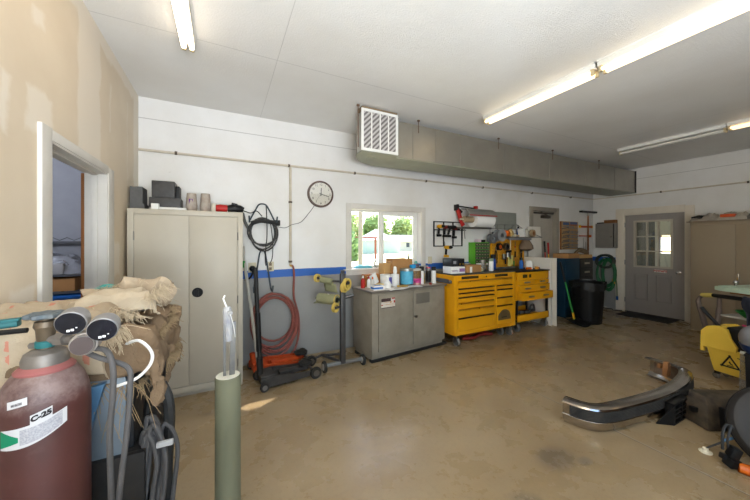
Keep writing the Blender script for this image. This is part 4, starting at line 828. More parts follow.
reel('tan rope reel at the right end of the wire shelf', 5.22, 1.65, .07, mat('tan rope', (176,150,116), .8), wood)
bpy.data.objects['tape_reel.002'].location.y = 3.72
g = G().box(4.485,5.06,YB-.006,YB-.001,1.72,2.045); q = obj('sheet', g, mat('grey green sheet metal', (150,152,142), .5, .2), None, origin=(4.77,YB,1.72)); q.name = 'metal_sheet'; tag(q, 'plain grey green rectangular sheet hung on the wall above the wire shelf', 'panel')
# ------------------------------------------------------------------ paper roll dispenser
t = thing('paper_dispenser', 'wall mounted masking paper roll with grey curved cover and red end bracket', 'paper dispenser', (3.75,YB-.02,1.9)); o = Vector((3.75,YB-.02,1.9))
def quarter(r, a0, a1, n=14): return [(-.23+r*math.cos(a), r*math.sin(a)) for a in [a0+(a1-a0)*i/n for i in range(n+1)]]
pr = quarter(.16, .15, PI*.62)+quarter(.154, PI*.62, .15)
MX = Matrix(((0,0,1,-.25),(-1,0,0,-.42),(0,1,0,-.02),(0,0,0,1)))
obj('cover', G().prism(pr, MX, .62), mat('grey dispenser cover', (140,138,132), .45, .2), t)
obj('edge_strip', G().bx((.06,-.345,.02),(.62,.01,.014)), red_pl, t)
obj('paper_roll', G().cyl((-.05,-.2,-.04),(.36,-.2,-.04),.125,n=32), paper, t); obj('core', G().cyl((-.24,-.2,-.04),(-.05,-.2,-.04),.052,n=20).cyl((.36,-.2,-.04),(.42,-.2,-.04),.02,n=12), mat('kraft core', (168,146,116), .7), t)
obj('rod', G().cyl((-.32,-.2,-.04),(.44,-.2,-.04),.013,n=10), beige_pl, t)
obj('bracket', G().prism([(0,.17),(.06,.19),(.12,.08),(.17,-.06),(.22,-.13),(.16,-.16),(.1,-.06),(.04,.08)], Matrix(((0,0,1,-.25),(-1,0,0,0),(0,1,0,0),(0,0,0,1))), .022), red_pl, t)
obj('wall_arm', G().bx((-.24,-.03,.17),(.03,.1,.1),(0,0,0),.004).tube([(-.24,-.02,.2),(.24,-.02,.17)], .012, 8).tube([(-.24,-.05,.16),(-.2,-.12,.08)], .02, 8), black_mt, t)
obj('cutter_bar', G().box(-.36,.4,-.2,-.17,-.195,-.165,.004), steel, t); obj('end_bracket', G().bx((.2,-.03,.19),(.05,.06,.05),(0,0,0),.004), red_pl, t)
obj('hanging_hook', G().tube([(-.2,-.18,-.19),(-.2,-.18,-.3),(-.19,-.18,-.36)], .008, 6), steel, t)
# ------------------------------------------------------------------ drill rack
t = thing('tool_rack', 'black square tube wall rack holding cordless drills right of the window', 'tool rack', (3.36,YB,1.62)); o = Vector((3.36,YB,1.62)); g = G()
for a in (-.3,0-.1,.1,.3): g.box(a-.008,a+.008,-.03,-.012,-.2,.2,.001)
for z in (-.2,.2): g.box(-.308,.308,-.03,-.012,z-.008,z+.008,.001)
g.box(-.308,.308,-.11,-.012,.06,.072,.001); obj('frame', g, black_mt, t)
def drill(lab, x, z, k, bm_, tilt=0):
    t = thing('cordless_drill', lab, 'drill', (x,YB-.085,z), 0, 'cordless tools on the wall rack')
    obj('motor', G().tube([(0,.045,0),(0,0,0),(0,-.07,.0)], [.026,.032,.03], 12), bm_, t); obj('chuck', G().lathe([(.026,0),(.024,.03),(.012,.055),(0,.056)], (0,-.07,0), (0,-1,0), 12), black_pl, t)
    obj('grip', G().tube([(0,.02,-.01),(.0+tilt,.03,-.12)], .018, 10), black_pl, t); obj('battery', G().bx((tilt,.02,-.145),(.05,.075,.04),(0,0,0),.006), bm_ if k else black_pl, t)
drill('yellow and black cordless drill at the left of the wall rack', 3.13, 1.74, 0, drill_yellow); drill('dark red and black drill second from the left on the wall rack', 3.25, 1.73, 0, mat('dark red tool', (122,34,30), .5)); drill('black drill in the middle of the wall rack', 3.36, 1.73, 0, black_pl, -.03); drill('black and red impact driver at the right of the wall rack', 3.45, 1.71, 0, MATS['dark red tool'], .0)
t = dup(bpy.data.objects['cordless_drill'], 'yellow cordless drill hanging alone under the wall rack', (3.28,YB-.085,1.4)); 
for c in kids(t):
    if c.name.startswith('battery'): c.data = c.data.copy(); c.data.materials[0] = drill_yellow
g = G().tube([(0,-.012,-.05),(0,-.03,.02),(0,-.012,.06)], .006, 8); solo('wall_hook', g, steel, 'small hook on the wall under the black rack holding a drill', 'hook', (3.28,YB,1.44))
g = G().box(-.04,.04,-.01,0,-.06,.06,.003); solo('electrical_outlet', g, beige_pl, 'plain beige outlet plate on the wall at the window right above the bench end', 'outlet', (2.99,YB-.001,1.19))
# ------------------------------------------------------------------ green parts organiser
t = thing('parts_organiser', 'green small-parts cabinet with a grid of clear drawers on the wall', 'organiser', (3.995,YB-.005,1.06)); lg = mat('lime green plastic', (92,170,40), .45)
obj('case', G().box(-.17,.17,-.15,0,0,.42,.004), lg, t)
for r in range(7):
    for c in range(5):
        x0 = -.16+c*.0645; z0 = .015+r*.057; d = obj('drawer', G().box(x0,x0+.06,-.156,-.145,z0,z0+.05,.002), mat('smoky drawer', (70,74,64), .3), t); obj('pull', G().box(x0+.015,x0+.045,-.164,-.154,z0+.018,z0+.03), mat('drawer pull', (170,160,120), .5), d)
g = G().box(-.06,0,-.05,.05,0,.05,.004); solo('carton', g, [mat('white pink box', (222,190,204), .6)], 'small white and red box on top of the green organiser', 'box', (4.0,YB-.08,1.481)); g = G().box(0,.05,-.05,.05,0,.045,.004); solo('carton', g, black_pl, 'small black box on the right of the green organiser top', 'box', (4.05,YB-.08,1.481))
# ------------------------------------------------------------------ leaning white panels, long tools by the back doorway
def leaning(name, lab, x0, x1, y0, y1, h, th, m, twist=0):
    t_ = math.atan2(y1-y0, h); g = G().box(-(x1-x0)/2,(x1-x0)/2,0,th,0,math.hypot(h,y1-y0),.003); return solo(name, g, m, lab, 'panel', ((x0+x1)/2,y0,.001), 0, None, (-t_,0,twist))
wp = mat('white laminate', (226,220,210), .5, rgb2=(212,204,192)); 
leaning('white_sheet', 'tall white panel leaning farthest back beside the doorway', 5.33, 5.72, 3.78, 3.87, 1.79, .02, wp)
g = G().box(0,.02,-.3,.4,0,1.2,.003); solo('white_sheet', g, wp, 'upright white panel standing on edge against the side of the yellow cart', 'panel', (5.165,3.6,.001))
g = G().box(0,.02,-.33,.3,0,1.2,.003); solo('white_sheet', g, mat('cream laminate', (224,216,202), .5), 'second upright white panel, behind the one touching the yellow cart', 'panel', (5.235,3.58,.001))
def longtool(name, lab, cat, p0, p1, parts):
    p0 = Vector(p0); p1 = Vector(p1); t = thing(name, lab, cat, p0); d = p1-p0
    for nm, a, b, r, m in parts: obj(nm, G().cyl(d*a, d*b, r, n=10), m, t)
    return t
longtool('long_handle', 'red and black topped pole standing in the back doorway, left one', 'pole', (5.82,3.77,0), (5.83,3.86,1.5), [('shaft',.0,.85,.012,mat('red shaft', (170,50,44), .5)),('grip',.85,1,.016,black_pl)])
longtool('long_handle', 'green and yellow pole standing in the back doorway, right one', 'pole', (5.9,3.75,0), (5.945,3.86,1.47), [('shaft',.0,.7,.012,green_pl),('collar',.7,.84,.014,drill_yellow),('grip',.84,1,.017,red_pl)])
t = longtool('shovel', 'green handled black scoop shovel leaning beside the trash can', 'shovel', (5.64,3.16,.05), (5.6,3.4,1.11), [('shaft',.04,.7,.014,green_pl),('grip',.66,1,.018,black_pl),('collar',.05,.15,.017,drill_yellow)])
obj('scoop', G().grid(lambda u,v: Vector((-.17+.34*u, -.2+.3*v, .0+.05*(2*u-1)**2+.07*v*v-.045)), 8, 6), black_pl, t).modifiers.new('thick','SOLIDIFY').thickness = .006
# ------------------------------------------------------------------ back right corner
t = thing('parts_cabinet', 'dark blue metal cabinet in the back right corner behind the trash can', 'cabinet', (6.2,3.67,0)); bl = mat('dark blue cabinet enamel', (20,54,74), .45, rgb2=(16,43,60), ns=3)
obj('body', G().box(-.24,.24,-.15,.245,0,1.16,.004).box(-.22,.22,-.155,-.149,.04,1.12,.002), bl, t); obj('handle', G().box(.18,.195,-.18,-.155,.55,.68,.003), steel, t)
t = thing('drawer_tower', 'black drawer tower right of the dark blue corner cabinet', 'drawer cabinet', (6.69,3.67,0)); obj('body', G().box(-.24,.24,-.14,.245,0,1.15,.004), black_mt, t)
for i in range(6):
    z = .06+i*.18; d = obj('drawer', G().box(-.22,.22,-.155,-.135,z,z+.155,.004), mat('dark drawer front', (50,48,46), .45), t); obj('label_slot', G().box(-.08,.1,-.16,-.154,z+.07,z+.105,.002), mat('label card', (168,160,140) if i != 3 else (200,170,80), .6), d)
carton('carton', 'flattened brown cardboard box on the dark blue cabinet', 6.22, 3.66, .4, .3, .09, .05, card, z=1.162)
carton('carton', 'low open cardboard tray on the black drawer tower', 6.7, 3.66, .36, .28, .07, -.1, MATS['tan cardboard'], z=1.152)
g = G().tube([(-.25,0,.02),(-.05,.02,.09),(.2,0,.03)], [.03,.05,.03], 10, sm=5); solo('rag_bundle', g, mat('brown grey rag', (128,108,84), .9, rgb2=(100,84,64), ns=16, bump=.6, bs=30), 'brown grey rag heap on the tray in the back corner', 'rags', (6.68,3.6,1.225))
wb_m = mat('plywood tool board', (176,144,104), .7, rgb2=(156,124,86), ns=4)
t = thing('wrench_board', 'plywood board hung with rows of wrenches on the back wall', 'tool board', (6.766,YB-.02,1.62)); obj('board', G().box(-.31,.31,0,.018,-.3,.31,.002), wb_m, t); obj('edge_strip', G().box(-.325,-.308,-.01,.02,-.3,.31), wood, t)
obj('blue_label', G().box(-.24,-.02,-.003,0,.23,.29).box(.02,.28,-.003,0,.25,.3), mat('faded blue card', (90,112,150), .6), t); obj('red_label', G().box(-.02,.27,-.006,-.003,.225,.245), mat('faded red card', (160,84,74), .6), t)
k = 0
for z in (.2,.165,.09,.06,-.0,-.035,-.1,-.13,-.19,-.22,-.26):
    for i in range(3 if k % 3 else 2):
        x = -.17+.17*i+.03*(k%2); L = .15+.03*(k%3); k += 1
        g = G().box(-.007,.007,-.012,-.004,-L/2,L/2,.001).lathe([(.016,0),(.016,.007)], (0,-.004,L/2), (0,-1,0), 8).lathe([(.012,0),(.012,.006)], (0,-.004,-L/2), (0,-1,0), 8)
        solo('wrench', g, [mat('dull wrench', (128,130,134), .45, .5), mat('dark wrench', (84,86,92), .4, .6)][(k*7)%3 == 0], 'wrench hanging sideways in a row on the plywood board', 'wrench', (6.766+x,YB-.02,1.62+z), 0, 'wrenches on the plywood board', (0,1.45+.1*(k%3),0))
t = thing('push_broom', 'push broom hung head up on the back wall beside the wrench board', 'broom', (7.42,YB-.05,1.2)); obj('handle', G().cyl((0,0,0),(0,0,.93),.016,n=10), wood, t); obj('head', G().box(-.3,.3,-.04,.03,.945,.985,.004), black_mt, t); obj('ferrule', G().cyl((0,0,.88),(0,0,.95),.022,n=10), steel, t)
t = thing('spirit_level', 'orange red level bar hung across the broom on the back wall', 'level', (7.38,YB-.02,1.83)); obj('bar', G().box(-.22,.22,-.02,.015,-.022,.022,.003), mat('orange red level', (190,86,50), .5), t); obj('end_cap', G().box(-.25,-.22,-.024,.015,-.03,.03,.003).box(.22,.25,-.024,.015,-.03,.03,.003), drill_yellow, t)
t = thing('spirit_level', 'thin orange bar hung lower across the broom on the back wall', 'level', (7.38,YB-.02,1.62)); obj('bar', G().box(-.25,.2,-.016,.015,-.012,.012,.002), MATS['orange red level'], t); obj('end_cap', G().box(.12,.2,-.02,.015,-.03,.025,.003), orange_pl, t)
g = G().tube([(-.12,-.015,.0),(-.1,-.02,-.3),(-.05,-.02,-.42),(-.02,-.015,-.1)], .004, 6, sm=6); solo('wire', g, steel, 'loose thin wire dangling below the level bars in the corner', 'wire', (7.4,YB-.005,1.58))
# electrical panel
t = thing('breaker_panel', 'grey electrical panel box on the wall left of the entry door', 'electrical panel', (XR-.002,3.625,1.35)); pg = mat('grey panel enamel', (126,122,116), .45)
obj('box', G().box(-.1,0,-.2,.2,0,.55,.004), pg, t); d = obj('door', G().box(-.112,-.1,-.15,.192,.01,.54,.003), pg, t); obj('gap', G().box(-.104,-.1,-.168,-.15,.02,.53), black_pl, t); obj('latch', G().cyl((-.112,-.12,.25),(-.12,-.12,.25),.014,n=12), chrome, d)
g = G().box(-.05,.05,-.11,.11,0,.07,.003); solo('carton', g, mat('long brown box', (128,84,46), .7), 'long brown box lying on the electrical panel', 'box', (XR-.055,3.54,1.901)); g = G().tube([(0,-.09,.012),(0,.07,.012)], .012, 8); solo('screwdriver', g, black_pl, 'black screwdriver beside the brown box on the electrical panel', 'tool', (XR-.06,3.74,1.902))
# green hose coil on the right wall
t = thing('extension_cord', 'green extension cords coiled and hung on the wall left of the entry door', 'cord', (XR-.02,3.62,1.0)); gc = mat('dark green cord', (34,104,62), .5, rgb2=(26,80,50)); dk = mat('blackish green hose', (50,56,50), .6)
def yz_loop(g, cy, cz, ry, rz, n, r, seed, x0=-.03):
    rd = random.Random(seed); P = []
    for k in range(n*18+1):
        a = k/18*2*PI+PI/2; q = 1+.09*math.sin(k*.31+seed); P.append((x0-.05*k/(n*18)-.01*math.sin(k*.9), cy+ry*q*math.cos(a), cz+rz*q*math.sin(a)))
    return g.tube(P, r, 6)
obj('upper_coil', yz_loop(G(), .02, .05, .17, .14, 9, .014, 2), dk, t); obj('hanging_loops', yz_loop(yz_loop(G(), .0, -.2, .18, .3, 9, .011, 4), -.05, -.24, .12, .34, 7, .011, 7), gc, t)
obj('plug', G().box(-.07,-.03,-.17,-.12,-.43,-.33,.006), drill_yellow, t); obj('tail', G().tube([(-.04,-.14,-.1),(-.04,-.19,-.4),(-.04,-.2,-.72)], .008, 6, sm=5), gc, t); obj('end', G().cyl((-.04,-.2,-.78),(-.04,-.2,-.7),.02,n=10), blue_pl, t); obj('peg', G().cyl((.015,.02,.1),(-.12,.02,.12),.014,n=8), steel, t)
g = G().tube([(7.6,3.8,.015),(7.55,3.6,.015),(7.62,3.5,.015),(7.5,3.42,.015),(7.6,3.3,.02)], .01, 6, sm=6); solo('cable', g, cable_black, 'thin black cable on the floor below the green cords', 'cable')
g = G().box(-.25,.25,-.41,.41,0,.012,.004); solo('door_mat', g, mat('black rubber mat', (34,32,31), .85, rgb2=(48,45,42), ns=30), 'black rubber mat on the floor before the grey entry door', 'mat', (7.44,2.83,.0))
# trash can
t = thing('trash_can', 'large round black trash can with bag standing before the blue cabinet', 'trash can', (6.05,3.17,0)); t.scale = (.82,.82,1.04); g = G(); N = 40
def flute(r, z): return [Vector(((r+.006*(1 if i % 4 < 2 else 0))*math.cos(2*PI*i/N), (r+.006*(1 if i % 4 < 2 else 0))*math.sin(2*PI*i/N), z)) for i in range(N)]
g.loft([flute(.26,0), flute(.262,.02), flute(.3,.5), flute(.31,.66), flute(.295,.66), flute(.25,.05)]); obj('body', g, black_pl, t)
obj('rim', G().lathe([(.315,.66),(.335,.665),(.34,.69),(.325,.72),(.3,.715),(.3,.66)], n=40), black_pl, t)
bagm = mat('black bin bag', (30,30,31), .25, rgb2=(44,43,42), ns=20, bump=.8, bs=25)
obj('bin_bag', G().grid(lambda u,v: Vector(((.345-.06*v*(1-v)*4*0+.012*math.sin(u*61)+.01*math.sin(u*23))*math.cos(2*PI*u)*(1 if v < .5 else 1-.15*(v-.5)), (.345+.012*math.sin(u*61)+.01*math.sin(u*37))*math.sin(2*PI*u)*(1 if v < .5 else 1-.15*(v-.5)), .6+.125*min(1,v*2)+.02*math.sin(u*17)*(1-v)-max(0,v-.5)*.16)), 90, 8), bagm, t)
for s in (-1,1): obj('handle', G().tube([(s*.3,-.08,.5),(s*.345,-.06,.46),(s*.345,.06,.46),(s*.3,.08,.5)], .012, 8), black_pl, t)
# tan cabinet
t = thing('storage_cabinet', 'wide tan two-door metal cabinet on the right wall past the entry door', 'cabinet', (7.41,1.65,0)); obj('body', G().box(-.3,.3,-.46,.46,.0,1.82,.004).box(-.302,-.295,-.46,.46,1.77,1.81,.001), tan_cab, t)
for a, b in ((-.44,-.052),(-.045,.44)):
    d = obj('door', G().box(-.312,-.299,a,b,.06,1.76,.004), tan_cab, t)
    if a < -.1: obj('handle', G().box(-.34,-.312,-.09,-.075,.85,1.0,.004), chrome, d)
obj('top_board', G().box(-.33,.3,-.47,.5,1.82,1.835,.002), mat('grubby cardboard top', (150,134,112), .8), t)
Z = 1.836
def heap(name, lab, cat, x, y, w, d, h, m, seed, z=Z, rz=0):
    g = G().grid(lambda u,v: Vector((-w/2+w*u, -d/2+d*v, (h*(math.sin(PI*u)*math.sin(PI*v))**.5)*(.65+.5*noise.noise(Vector((u*4+seed,v*4,seed)))+.3*noise.noise(Vector((u*11,v*11+seed,3))))+.002)), 16, 16)
    g.grid(lambda u,v: Vector((-w/2+w*v, -d/2+d*u, .001)), 2, 2); return solo(name, g, m, lab, cat, (x,y,z), rz)
heap('plastic_sheet', 'grey crumpled plastic sheet on the tan cabinet, nearest the door', 'plastic sheet', 7.28, 1.95, .44, .34, .16, mat('grey plastic sheet', (176,166,152), .4, rgb2=(120,112,102), ns=9), 1)
heap('plastic_sheet', 'pale crumpled wrapping in the middle of the tan cabinet top', 'plastic sheet', 7.28, 1.64, .44, .36, .17, mat('pale wrapping', (196,186,170), .5, rgb2=(150,140,126), ns=9), 2)
heap('rag_bundle', 'dark crumpled bundle on the tan cabinet at the right picture edge', 'bundle', 7.28, 1.38, .44, .26, .19, mat('dark bundle', (92,86,82), .7, rgb2=(150,142,130), ns=10), 3)
g = G().tube([(0,-.1,.03),(0,0,.04),(0,.1,.03)], [.02,.03,.02], 10); solo('air_tool', g, black_pl, 'small black tool lying on the grey plastic sheet', 'tool', (7.14,2.0,Z+.03)); g = G().box(-.05,.05,-.08,.08,0,.05,.01); solo('orange_block', g, mat('red orange plastic', (206,84,36), .5), 'red orange object on the pale wrapping of the tan cabinet', 'block', (7.12,1.68,Z+.045))
# ------------------------------------------------------------------ mop bucket
yb_m = mat('mop bucket yellow', (232,196,76), .45, rgb2=(212,174,62), ns=4)
ang = math.atan2(.93-1.28, 4.64-4.72)  # long side runs along this heading
t = thing('mop_bucket', 'yellow wheeled mop bucket with black wringer and warning mark beside the cart', 'mop bucket', (4.85,1.065,0), ang); t.scale = (.93,.93,.95)   # local x runs along the long side, local y to its left (towards the wall)
def hx(x0,x1,y0,y1,z0,X0,X1,Y0,Y1,z1,b=.012): return [Vector(p) for p in ((x0,y0,z0),(x1,y0,z0),(x1,y1,z0),(x0,y1,z0),(X0,Y0,z1),(X1,Y0,z1),(X1,Y1,z1),(X0,Y1,z1))]
obj('tub', G().hexa(hx(-.17,.2,-.1,.13,.09,-.22,.27,-.13,.17,.36), .015), yb_m, t); obj('rim', G().hexa(hx(-.24,.3,-.145,.185,.35,-.24,.3,-.145,.185,.375), .006), yb_m, t)
for s, y0 in ((-1,-.14),(1,.14)):
    obj('side_hood', G().prism([(-.26,.3),(-.23,.3),(-.23,.36),(.04,.36),(.05,.42),(0,.5),(-.03,.6),(-.1,.625),(-.2,.6),(-.255,.53)], Matrix(((1,0,0,0),(0,0,1,y0-.015),(0,1,0,0),(0,0,0,1))), .03), yb_m, t)
obj('hood_top', G().tube([(-.245,0,.5),(-.2,0,.58),(-.1,0,.6)], .012, 6).hexa(hx(-.25,-.08,-.13,.13,.5,-.2,-.06,-.13,.13,.6), .02), yb_m, t)
obj('wringer', G().hexa(hx(-.05,.16,-.11,.13,.37,-.06,.06,-.11,.13,.62), .02).hexa(hx(.0,.2,-.1,.12,.34,.02,.22,-.1,.12,.43), .015), black_pl, t)
obj('wringer_handle', G().tube([(-.12,-.06,.58),(-.22,-.1,.72),(-.27,-.12,.8)], [.016,.018,.02], 10), black_pl, t)
mk = obj('warning_mark', G(), black_pl, t)
bm = bmesh.new(); bm.free()
S_ = Matrix(((1,0,0,-.02),(0,-.12,1,-.1195),(0,1,.12,.23),(0,0,0,1)))
g = G(); tri = [(-.085,-.055),(.085,-.055),(0,.09)]
for i in range(3):
    a, b = Vector(tri[i]), Vector(tri[(i+1)%3]); d = (b-a).normalized(); n_ = Vector((-d.y,d.x))*.015
    g.prism([(a.x,a.y),(b.x,b.y),(b.x+n_.x,b.y+n_.y),(a.x+n_.x,a.y+n_.y)], S_, .003)
g.prism([(-.012,.01),(.0,-.015),(.024,-.02),(.02,-.008),(.006,-.004),(-.0,.02)], S_, .003).prism([(-.03,-.035),(.03,-.035),(.03,-.028),(-.03,-.028)], S_, .003).prism([(.06,.075),(.12,.055),(.12,.062),(.06,.082)], S_, .003)
bpy.data.objects.remove(mk); obj('warning_mark', g, ink, t)
for x, y in ((-.15,-.07),(-.15,.1),(.17,-.07),(.17,.1)):
    c = obj('caster', G().box(x-.02,x+.02,y-.02,y+.02,.06,.092,.003), black_pl, t); obj('wheel', wheel(G(), (x-.01,y,.036), (.35,1,0), .036, .026), mat('grey rubber caster', (124,120,114), .6), c); obj('hub', G().cyl((x-.016,y-.014,.036),(x-.003,y+.014,.036),.02,n=12), steel, c)
# ------------------------------------------------------------------ service cart and what hangs on it
mint = mat('mint green table top', (182,200,178), .45, rgb2=(168,188,164)); brn = mat('brown grey tube', (112,98,90), .45, .3)
t = thing('utility_cart', 'cart with mint green tray top and black bar handle at the right edge', 'cart', (5.72,.98,0), -.35)
obj('tray', G().prism([(-.4,-.3),(.4,-.3),(.4,.3),(-.4,.3),(-.46,.2),(-.46,-.2)], Matrix.Translation((0,0,.9)), .045).box(-.38,.4,-.28,.28,.945,.955,.003), mint, t)
obj('under_board', G().box(-.3,.35,-.22,.22,.86,.9,.003), wood, t)
obj('handle_bar', G().tube([(-.36,.36,.82),(-.4,-.1,.83),(-.4,-.45,.83)], .024, 10), black_pl, t); obj('handle_tip', G().tube([(-.34,.47,.8),(-.36,.34,.82)], .028, 10), mat('yellow foam tip', (206,184,96), .7), t)
obj('leg', G().tube([(-.34,.46,.8),(-.36,.5,.72),(-.33,.47,.5),(-.28,.4,.1),(-.28,.4,.02)], [.02,.026,.03,.026,.024], 10, sm=6), brn, t); obj('leg', G().tube([(-.33,.3,.8),(-.34,.3,.6),(-.37,.32,.3),(-.37,.32,.02)], [.022,.028,.032,.028,.024], 10, sm=6), brn, t); obj('leg', G().tube([(.32,-.24,.88),(.32,-.24,.02)], .02, 8), brn, t); obj('leg', G().tube([(.32,.24,.88),(.32,.24,.02)], .02, 8), brn, t); obj('leg', G().tube([(-.33,-.24,.88),(-.33,-.24,.02)], .02, 8), brn, t)
obj('shelf', G().box(-.36,.36,-.27,.27,.58,.6,.004), mat('pale shelf', (190,188,180), .5), t)
g = G().lathe([(.05,0),(.11,.06),(.12,.075),(.105,.068),(.045,.01),(0,.01)], n=24); solo('bowl', g, green_pl, 'green plastic bowl on the pale shelf of the cart', 'bowl', (5.48,1.12,.602))
def hang(name, lab, x, y, z, w, L, m, seed, rz, th=.05):
    g = G().grid(lambda u,v: Vector(((u-.5)*w*(1+.12*math.sin(v*5+seed)), .03*math.sin(u*13+seed)+.02*math.sin(v*7)-th*math.sin(PI*min(1,v*3))*.5, -L*v*(1+.12*math.sin(u*9+seed)))), 18, 14)
    q = solo(name, g, m, lab, 'cloth', (x,y,z), rz); mod = q.modifiers.new('thick','SOLIDIFY'); mod.thickness = th*.6; mod.offset = 0; return q
denim = mat('dark denim cloth', (52,58,72), .9, rgb2=(38,42,54), ns=12, bump=.7, bs=40)
hang('denim_rag', 'dark blue denim rag hanging over the cart handle bar', 5.12, .93, .87, .36, .42, denim, 1, -PI/2-.35, .09)
hang('pink_cloth', 'magenta cloth peeking out beneath the denim rag', 5.16, 1.02, .56, .2, .14, mat('magenta cloth', (204,54,104), .8), 2, -PI/2-.35, .05)
t = thing('chrome_bolt', 'small chrome clamp knob standing on the mint tray', 'knob', (5.55,1.25,.957)); obj('post', G().cyl((0,0,0),(0,0,.03),.012,n=10), chrome, t); obj('knob', G().ball((0,0,.045), .022), chrome, t)
# bundle and clear jug, close by at the right edge
t = thing('wrapped_bundle', 'round grey shiny wrapped bundle with a blue base at the right edge', 'bundle', (4.33,.83,.465)); obj('wrap', G().ball((0,0,.145), .13, (1,1,1), 20, 12), mat('shiny grey wrap', (112,112,114), .18, rgb2=(150,150,152), ns=7, bump=.6, bs=18), t); obj('base', G().lathe([(.07,0),(.11,.04),(.127,.09)], n=20), mat('navy base', (30,50,92), .4), t)
t = thing('storage_bin', 'dark bin standing at the right edge under the grey wrapped bundle', 'bin', (4.35,.82,0)); obj('body', G().hexa(hx(-.07,.09,-.1,.08,0,-.08,.1,-.12,.09,.45), .01), black_pl, t); obj('rim', G().box(-.085,.105,-.125,.095,.445,.464,.005), black_pl, t)
t = thing('clear_sleeve', 'tall clear plastic sleeve standing on the floor before the mop bucket', 'sleeve', (4.55,.965,0), .2); obj('sleeve', G().loft([[Vector((r*x,r*.8*y,z)) for x, y in ((-.045,-.045),(.045,-.045),(.045,.045),(-.045,.045))] for z, r in ((.0,1),(.1,1.02),(.3,.9),(.4,.86))]), clear_pl, t); obj('cap', G().box(-.04,.04,-.032,.032,.4,.412,.004), white_plain, t)
# ------------------------------------------------------------------ chrome bumper
path = [(4.27,1.59),(4.22,1.42),(4.13,1.27),(3.98,1.175),(3.75,1.135),(3.42,1.135),(3.1,1.17),(2.8,1.215),(2.65,1.25),(2.57,1.3),(2.52,1.38),(2.49,1.49)]
P = spline([Vector((x,y,0)) for x, y in path], 6)
def sweep(prof, P, lift=lambda k: 0.0):
    rings = []; m = len(P)
    for i in range(m):
        d = (P[min(i+1,m-1)]-P[max(i-1,0)]).normalized(); n_ = Vector((d.y,-d.x,0))     # outward
        if i == 0: pass
        rings.append([P[i]+n_*a+Vector((0,0,z+lift(i/(m-1)))) for a, z in prof])
        zs_ = 1+.2*math.exp(-((i/(m-1)-.27)/.15)**2)
        for p in rings[-1]: p.z *= zs_
    return rings
chm = mat('bumper chrome', (196,190,184), .16, 1.0, rgb2=(140,132,124), ns=6, amt=.5)
t = thing('car_bumper', 'curved chrome car bumper with black rubber strip lying on the concrete', 'car bumper', (3.3,1.3,0)); o = Vector((3.3,1.3,0))
lift = lambda k: 0.0
# profile (out, z): d outward bulge; thin shell, open at the back
prof = [(-.085,.2),(-.05,.208),(-.012,.205),(.008,.196),(.014,.184),(.008,.178),(.008,.1),(.014,.094),(.004,.05),(-.03,.006),(-.06,.0),(-.06,.01),(-.034,.014),(-.004,.05),(0,.098),(0,.18),(-.004,.19),(-.022,.196),(-.05,.199),(-.085,.19)]
obj('shell', rel(G().loft(sweep([(-a,z) for a, z in prof], P, lift)), o), chm, t)
pk = P[5:-3]; sp_ = [(.009,.178),(.017,.175)]+[(.018-.004*(i%2),.175-i*.0055) for i in range(1,13)]+[(.017,.104),(.009,.1)]
obj('rubber_strip', rel(G().loft(sweep([(-a,z) for a, z in sp_], pk)), o), rubber, t)
obj('end_rust', rel(G().loft(sweep([(-a,z) for a, z in ((-.004,.03),(-.003,.17),(-.006,.17),(-.007,.03))], P[2:24])), o), mat('rusty bumper back', (110,84,64), .8, .2, rgb2=(150,140,128), ns=9, amt=.7), t)
obj('mount_bracket', rel(G().box(4.02,4.1,1.36,1.4,.12,.24,.004).box(3.98,4.02,1.34,1.38,.2,.28,.004).box(4.1,4.18,1.44,1.47,.16,.2,.003), o), mat('rusty bracket', (150,104,64), .8), t)
t = thing('vent_bracket', 'black slotted plastic bracket lying against the front of the chrome bumper', 'bracket', (3.41,1.09,0), .0); g = G()
g.box(-.14,-.125,-.03,.03,0,.17,.004).box(.125,.14,-.03,.03,0,.17,.004).box(-.14,.14,-.03,.03,.155,.17,.004).box(-.14,.14,-.03,.03,0,.014,.004).box(-.14,.14,.02,.03,0,.17)
for z in (.045,.08,.115): g.box(-.125,.125,-.03,.02,z,z+.012,.003)
g.box(-.01,.005,-.032,.02,.014,.155); g.hexa([Vector(p) for p in ((-.24,.05,0),(-.14,-.03,0),(-.13,-.02,0),(-.23,.06,0),(-.17,.0,.1),(-.14,-.03,.165),(-.13,-.02,.165),(-.16,.01,.1))], .002); obj('body', g, black_pl, t)
# ------------------------------------------------------------------ black duct, fan shroud, lamp socket at the right edge
t = thing('plastic_liner', 'dusty black ribbed plastic liner lying on the floor at the right', 'plastic liner', (3.62,.9,0), -.5)
dbl = mat('dusty black plastic', (30,28,27), .55, rgb2=(120,104,84), ns=10, amt=.5, bump=.3)
obj('body', G().hexa(hx(-.2,.34,-.1,.12,0,-.17,.3,-.07,.1,.2), .02).hexa(hx(-.17,.3,-.07,.1,.19,-.15,.26,-.03,.1,.245), .02), dbl, t)
for i in range(4): obj('rib', G().hexa(hx(-.1+i*.07,-.07+i*.07,-.125,-.08,.03,-.09+i*.07,-.06+i*.07,-.1,-.05,.185), .005), black_pl, t)
obj('tab', G().box(-.22,-.18,-.01,.03,.1,.14,.006), black_pl, t)
t = thing('wheel_cover', 'big dark grey slotted plastic wheel cover leaning at the right edge', 'wheel cover', (3.3,.5,.0)); Rm = Matrix.Translation((0,0,.25)) @ Euler((math.radians(62),0,math.radians(-62))).to_matrix().to_4x4()
g = G(); N = 48
def rg(r, z, sx=1): return [Rm @ Vector((r*math.cos(2*PI*i/N), r*math.sin(2*PI*i/N), z)) for i in range(N)]
g.loft([rg(.27,-.06), rg(.285,-.04), rg(.283,.0), rg(.262,.03), rg(.235,.04), rg(.2,.035), rg(.1,.055), rg(.03,.06)]); obj('cover', g, mat('dark grey cover plastic', (38,36,35), .55, rgb2=(54,51,48), ns=9), t)
